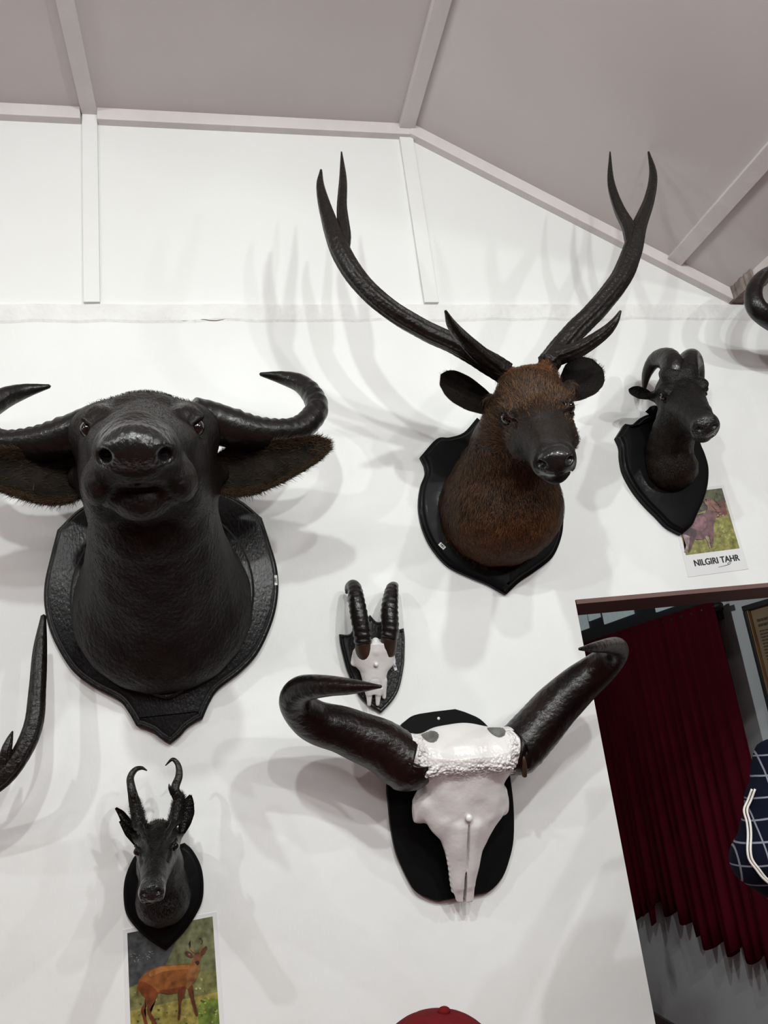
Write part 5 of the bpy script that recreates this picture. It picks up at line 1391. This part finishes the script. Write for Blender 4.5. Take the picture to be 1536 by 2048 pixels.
def trouser_fn(s):
    h = hC
    s.frame(J['pelvis'], RB); s.ell((0, 0, 0), (.098 * h, .075 * h, .075 * h), .02); s.frame()
    for sd in ('L', 'R'): s.cone(J['hip' + sd], J['knee' + sd], .066 * h, .048 * h, .02); s.cone(J['knee' + sd], J['ank' + sd], .048 * h, .036 * h, .01)
obj('trousers', *build(trouser_fn), 'trousers', root)
# cap: panelled dome, button, peak
cr = 0.058 * hC + 0.018; V = []; n = 48; m = 14
cz0 = topz - 0.095
for j in range(m + 1):
    a = (math.pi / 2) * j / m
    for i in range(n):
        b = 2 * math.pi * i / n
        g = 1 - 0.012 * (abs(math.sin(3 * b)) ** 0.25 < 0.55) * math.cos(a)
        bump_ = 1 + 0.015 * math.sin(2 * b + 1)
        p = np.array([cr * math.cos(a) ** 0.85 * math.cos(b) * g * bump_, cr * 1.12 * math.cos(a) ** 0.85 * math.sin(b) * g, 0.092 * math.sin(a) ** 0.95 * g])
        V.append(np.array([bx_, by_, cz0]) + RB @ p)
Fc = [(j * n + i, j * n + (i + 1) % n, (j + 1) * n + (i + 1) % n, (j + 1) * n + i) for j in range(m) for i in range(n)]
cap = obj('cap', np.array(V), Fc, 'cap_red', root); mo = cap.modifiers.new('thick', 'SOLIDIFY'); mo.thickness = 0.002
bp = at(888, 2022, -0.86); obj('cap_button', *sphere((bp[0], bp[1], bp[2]), (0.0085, 0.0085, 0.0055), 16, 10), 'cap_red', cap)
V = []; Fc = []
for r_ in range(7):
    t = r_ / 6
    for i in range(17):
        b = math.pi * (0.12 + 0.76 * i / 16); e = 1 + t * 0.75 * math.sin(math.pi * i / 16) ** 0.6
        V.append(np.array([bx_, by_, cz0]) + RB @ np.array([cr * math.cos(b) * (1 + 0.1 * t), cr * 1.12 * math.sin(b) * e, 0.004 - 0.018 * t + 0.012 * t * math.sin(math.pi * i / 16)]))
for r_ in range(6):
    for i in range(16): Fc.append((r_ * 17 + i, r_ * 17 + i + 1, (r_ + 1) * 17 + i + 1, (r_ + 1) * 17 + i))
pk = obj('cap_peak', np.array(V), Fc, 'cap_red', cap); mo = pk.modifiers.new('thick', 'SOLIDIFY'); mo.thickness = 0.003

# ---- visitor in the checked shirt at the right edge, arm raised
Yp = -0.62
elb = at(1530, 1722, Yp - 0.02); cuff = at(1552, 1516, Yp + 0.05); shd = at(1665, 1765, Yp + 0.0); wrist = at(1590, 1400, Yp + 0.10)
hP = 1.62
pose = base_pose()
root, J, RB, build = person('person', 'visitor in navy checked shirt with raised arm at right edge', (shd[0] + 0.19, Yp, 0), hP, (0.0, 1), pose, None)
J['shL'] = shd; J['elL'] = elb; J['wrL'] = wrist
h = hP; off = np.array([0, 0, shd[2] - (.80 * h)])
for k__ in ('neck', 'head', 'shR', 'elR', 'wrR', 'chest', 'waist'): J[k__] = J[k__] + off * (1 if k__ != 'waist' else 0.5)
hd = J['head']; fwv = RB[:, 1]; rtv = RB[:, 0]
A = np.array(list(J.values())); lo_ = A.min(0) - 0.16; hi_ = A.max(0) + 0.16; lo_[2] = 0.001
def bld(fn, g=0.011, lo=lo_, hi=hi_):
    s = Sculpt(lo, hi, g); fn(s); return s.mesh(1)
arm_d = (wrist - elb) / np.linalg.norm(wrist - elb)
def skin2(s):
    s.cone(J['neck'] - np.array([0, 0, .02 * h]), J['head'], .034 * h, .036 * h, .01)
    s.ell(hd, (.048 * h, .058 * h, .068 * h), .015)
    s.frame(hd, RB, sym=True)
    s.ell((0, .056 * h, -.010 * h), (.009 * h, .016 * h, .016 * h), .008); s.ell((.050 * h, -.004 * h, -.005 * h), (.008 * h, .014 * h, .020 * h), .006)
    s.cut_ell((.022 * h, .058 * h, .006 * h), (.010 * h, .006 * h, .006 * h), .005); s.cut_line([(0, .060 * h, -.034 * h), (.016 * h, .056 * h, -.033 * h)], .0025 * h, .002)
    s.frame()
    s.cone(J['elL'], wrist, .026 * h, .017 * h, .008)
    for ch in hand_chains(wrist, arm_d, rtv, -fwv, h):
        for a, b in zip(ch[:-1], ch[1:]): s.cone(a, b, .0070 * h, .0062 * h, .005)
    s.cone(J['elR'], J['wrR'], .026 * h, .017 * h, .008)
    for ch in hand_chains(J['wrR'], dn * 0.95 + fwv * 0.2, fwv, rtv, h):
        for a, b in zip(ch[:-1], ch[1:]): s.cone(a, b, .0070 * h, .0062 * h, .005)
    s.cone(J['pelvis'], J['chest'], .06 * h, .06 * h, .02)
    for sd in ('L', 'R'):
        s.cone(J['sh' + sd], J['el' + sd], .032 * h, .026 * h, .02); s.cone(J['sh' + sd], J['chest'], .034 * h, .05 * h, .02); s.cone(J['hip' + sd], J['knee' + sd], .055 * h, .036 * h, .02)
        s.cone(J['knee' + sd], J['ank' + sd], .036 * h, .022 * h, .01); s.cone(J['ank' + sd] - np.array([0, 0, .015 * h]), J['toe' + sd], .026 * h, .020 * h, .012)
obj('body', *bld(skin2, 0.010), 'skin', root)
def shirt2(s):
    s.frame((J['chest'] + J['waist']) / 2, RB); s.ell((0, 0, 0), (.110 * h, .078 * h, .17 * h), .02); s.frame()
    s.cone(J['shL'], J['chest'], .050 * h, .065 * h, .03); s.cone(J['shR'], J['chest'], .050 * h, .065 * h, .03)
    s.cone(J['shR'], J['elR'], .048 * h, .040 * h, .02); s.cone(J['elR'], J['wrR'], .038 * h, .030 * h, .02)
    s.cone(shd, elb, .058 * h, .033 * h, .02); s.cone(elb, cuff, .032 * h, .0235 * h, .02)
    s.relief(lambda P, Q: np.sin(P[:, 2] * 62 + np.sin(P[:, 0] * 40) * 2) * np.sin(P[:, 0] * 51) * 0.004)
shv = bld(shirt2, 0.009)
sh_ = obj('shirt', *shv, 'plaid_cloth', root)
def trouser2(s):
    s.frame(J['pelvis'], RB); s.ell((0, 0, 0), (.100 * h, .078 * h, .075 * h), .02); s.frame()
    for sd in ('L', 'R'): s.cone(J['hip' + sd], J['knee' + sd], .066 * h, .048 * h, .02); s.cone(J['knee' + sd], J['ank' + sd], .048 * h, .036 * h, .01)
obj('trousers', *bld(trouser2, 0.012), 'trousers', root)
def hair2(s):
    s.ell(hd + np.array([0, 0, .018 * h]) - fwv * .012 * h, (.054 * h, .058 * h, .062 * h), .02)
    s.frame(hd, RB); s.cut_ell((0, .075 * h, -.03 * h), (.05 * h, .045 * h, .07 * h), .01); s.frame()
obj('hair', *bld(hair2, 0.009, hd - 0.16, hd + 0.16), 'hair_black', root)
# white double piping along the sleeve: follow the sleeve surface towards the camera
SV = shv[0]
def on_sleeve(px, py):
    d = ROT @ np.array([px - PP[0], -(py - PP[1]), -F_PX]); d /= np.linalg.norm(d)
    w = SV - CAM; t = w @ d; r_ = np.linalg.norm(w - t[:, None] * d, axis=1); k2 = np.where(r_ < 0.012)[0]
    tt = t[k2].min() if len(k2) else 1.5
    return CAM + d * (tt - 0.001)
for dx in (-3.2, 3.2):
    sp_ = [on_sleeve(a + dx, b) for a, b in ((1507, 1578), (1499, 1600), (1491, 1620), (1497, 1645), (1499, 1670), (1498, 1700), (1502, 1720), (1515, 1738), (1528, 1755), (1545, 1770))]
    obj('piping', *tube(sp_, [0.0020] * len(sp_), 8, 4), 'seam_white', sh_)
# phone in the raised hand
pc = wrist + arm_d * 0.085 + fwv * 0.020 + rtv * 0.02
obj_ph = thing('phone', 'black phone held up by visitor at right edge', 'phone', pc)
o_ = obj('phone_body', *box(pc[0] - 0.036, pc[0] + 0.036, pc[1] - 0.004, pc[1] + 0.004, pc[2] - 0.07, pc[2] + 0.08), 'phone_black', obj_ph, smooth=False); bevel(o_, 0.003)

# ================================================================ spot lamps and added fill lamps (behind the camera's view)
def lathe(prof, c, d, seg=24):
    d = np.array(d, float) / np.linalg.norm(d); a_ = np.cross(d, (0.3, 0.2, 1.0)); a_ /= np.linalg.norm(a_); b_ = np.cross(d, a_); V = []; Fc = []
    for r_, t_ in prof:
        for j in range(seg):
            th_ = 2 * math.pi * j / seg; V.append(np.array(c) + d * t_ + r_ * (math.cos(th_) * a_ + math.sin(th_) * b_))
    for i in range(len(prof) - 1):
        for j in range(seg):
            k2 = (j + 1) % seg; Fc.append((i * seg + j, i * seg + k2, (i + 1) * seg + k2, (i + 1) * seg + j))
    return np.array(V), Fc
where = ('above the camera', 'right of the camera', 'nearest the left wall', 'under the low ceiling at right', 'furthest from the trophy wall', 'below the sloping ceiling, added as wall fill', 'by the left wall, added as shadow fill')
def spot_lamp(i, lx, ly, lz, ax, az, pw, colr, top, label=None, aim_y=0.0, size=0.07):
    t = thing('spot_lamp', label or 'white spot lamp hanging ' + where[i], 'lamp', (lx, ly, lz), 'hanging spot lamps')
    d = np.array([ax - lx, aim_y - ly, az - lz]); d /= np.linalg.norm(d); c0 = np.array([lx, ly, lz])
    obj('shade', *lathe([(0.012, -0.15), (0.035, -0.145), (0.05, -0.10), (0.068, -0.02), (0.072, 0.0), (0.070, 0.0), (0.064, -0.02), (0.045, -0.10)], c0, d), 'lamp_body', t)
    cp_ = c0 - d * 0.145
    obj('hanger', *bar(cp_, (cp_[0], cp_[1] + 0.001, top), 0.012, 0.012, up=(0, 1, 0)), 'lamp_body', t, smooth=False)
    la = bpy.data.lights.new('spot_light', 'AREA'); la.shape = 'DISK'; la.size = size; la.energy = pw; la.color = colr
    lo = bpy.data.objects.new('spot_light', la); COL.objects.link(lo); lo.parent = t
    lo.rotation_mode = 'QUATERNION'; lo.rotation_quaternion = Vector(d).to_track_quat('-Z', 'Y')
    lo.location = [float(v) for v in d * 0.004]
for i, (lx, ly, lz, ax, az, pw, colr) in enumerate(LAMPS):
    top = Z_C if lx < X_RIDGE else Z_C + (lx - X_RIDGE) * sl[2] / sl[0]
    if lx > X_EAVE: top = 3.02
    spot_lamp(i, lx, ly, lz, ax, az, pw, colr, top)
spot_lamp(0, 0.75, 1.0, 2.35, 2.1, 1.2, 5.5, (0.95, 1.0, 1.0), 2.6, 'white spot lamp added to brighten the side room', aim_y=1.6)  # unseen lamp added to brighten curtain and side room
for i, (lx, ly, lz, ln_, pw, colr) in enumerate(FILL_STRIPS):  # strips added only to soften the wall shadows
    t = thing('fill_strip', ('added fill strip under the flat ceiling at left', 'added fill strip under the sloping ceiling', 'added fill strip on the front wall of the hall')[i], 'lamp', (lx, ly, lz), 'added fill strips behind the camera')
    d = np.array([0.0, 0.9, -0.45]); d /= np.linalg.norm(d); c0 = np.array([lx, ly, lz])
    obj('housing', *bar(c0 - np.array([ln_ / 2, 0, 0]) - d * 0.03, c0 + np.array([ln_ / 2, 0, 0]) - d * 0.03, 0.12, 0.035, up=d), 'lamp_body', t, smooth=False)
    for sx in (-1, 1):
        p0_ = c0 + np.array([sx * ln_ * 0.4, 0, 0]) - d * 0.045
        top = Z_C if p0_[0] < X_RIDGE else Z_C + (p0_[0] - X_RIDGE) * sl[2] / sl[0]
        if i == 2: obj('bracket', *box(p0_[0] - 0.01, p0_[0] + 0.01, YB, p0_[1], p0_[2] - 0.01, p0_[2] + 0.01), 'lamp_body', t, smooth=False)
        else: obj('hanger', *box(p0_[0] - 0.006, p0_[0] + 0.006, p0_[1] - 0.006, p0_[1] + 0.006, p0_[2], top), 'lamp_body', t, smooth=False)
    la = bpy.data.lights.new('fill_light', 'AREA'); la.shape = 'RECTANGLE'; la.size = ln_; la.size_y = 0.10; la.energy = pw; la.color = colr
    lo = bpy.data.objects.new('fill_light', la); COL.objects.link(lo); lo.parent = t
    lo.rotation_mode = 'QUATERNION'; lo.rotation_quaternion = Vector(d).to_track_quat('-Z', 'Y')
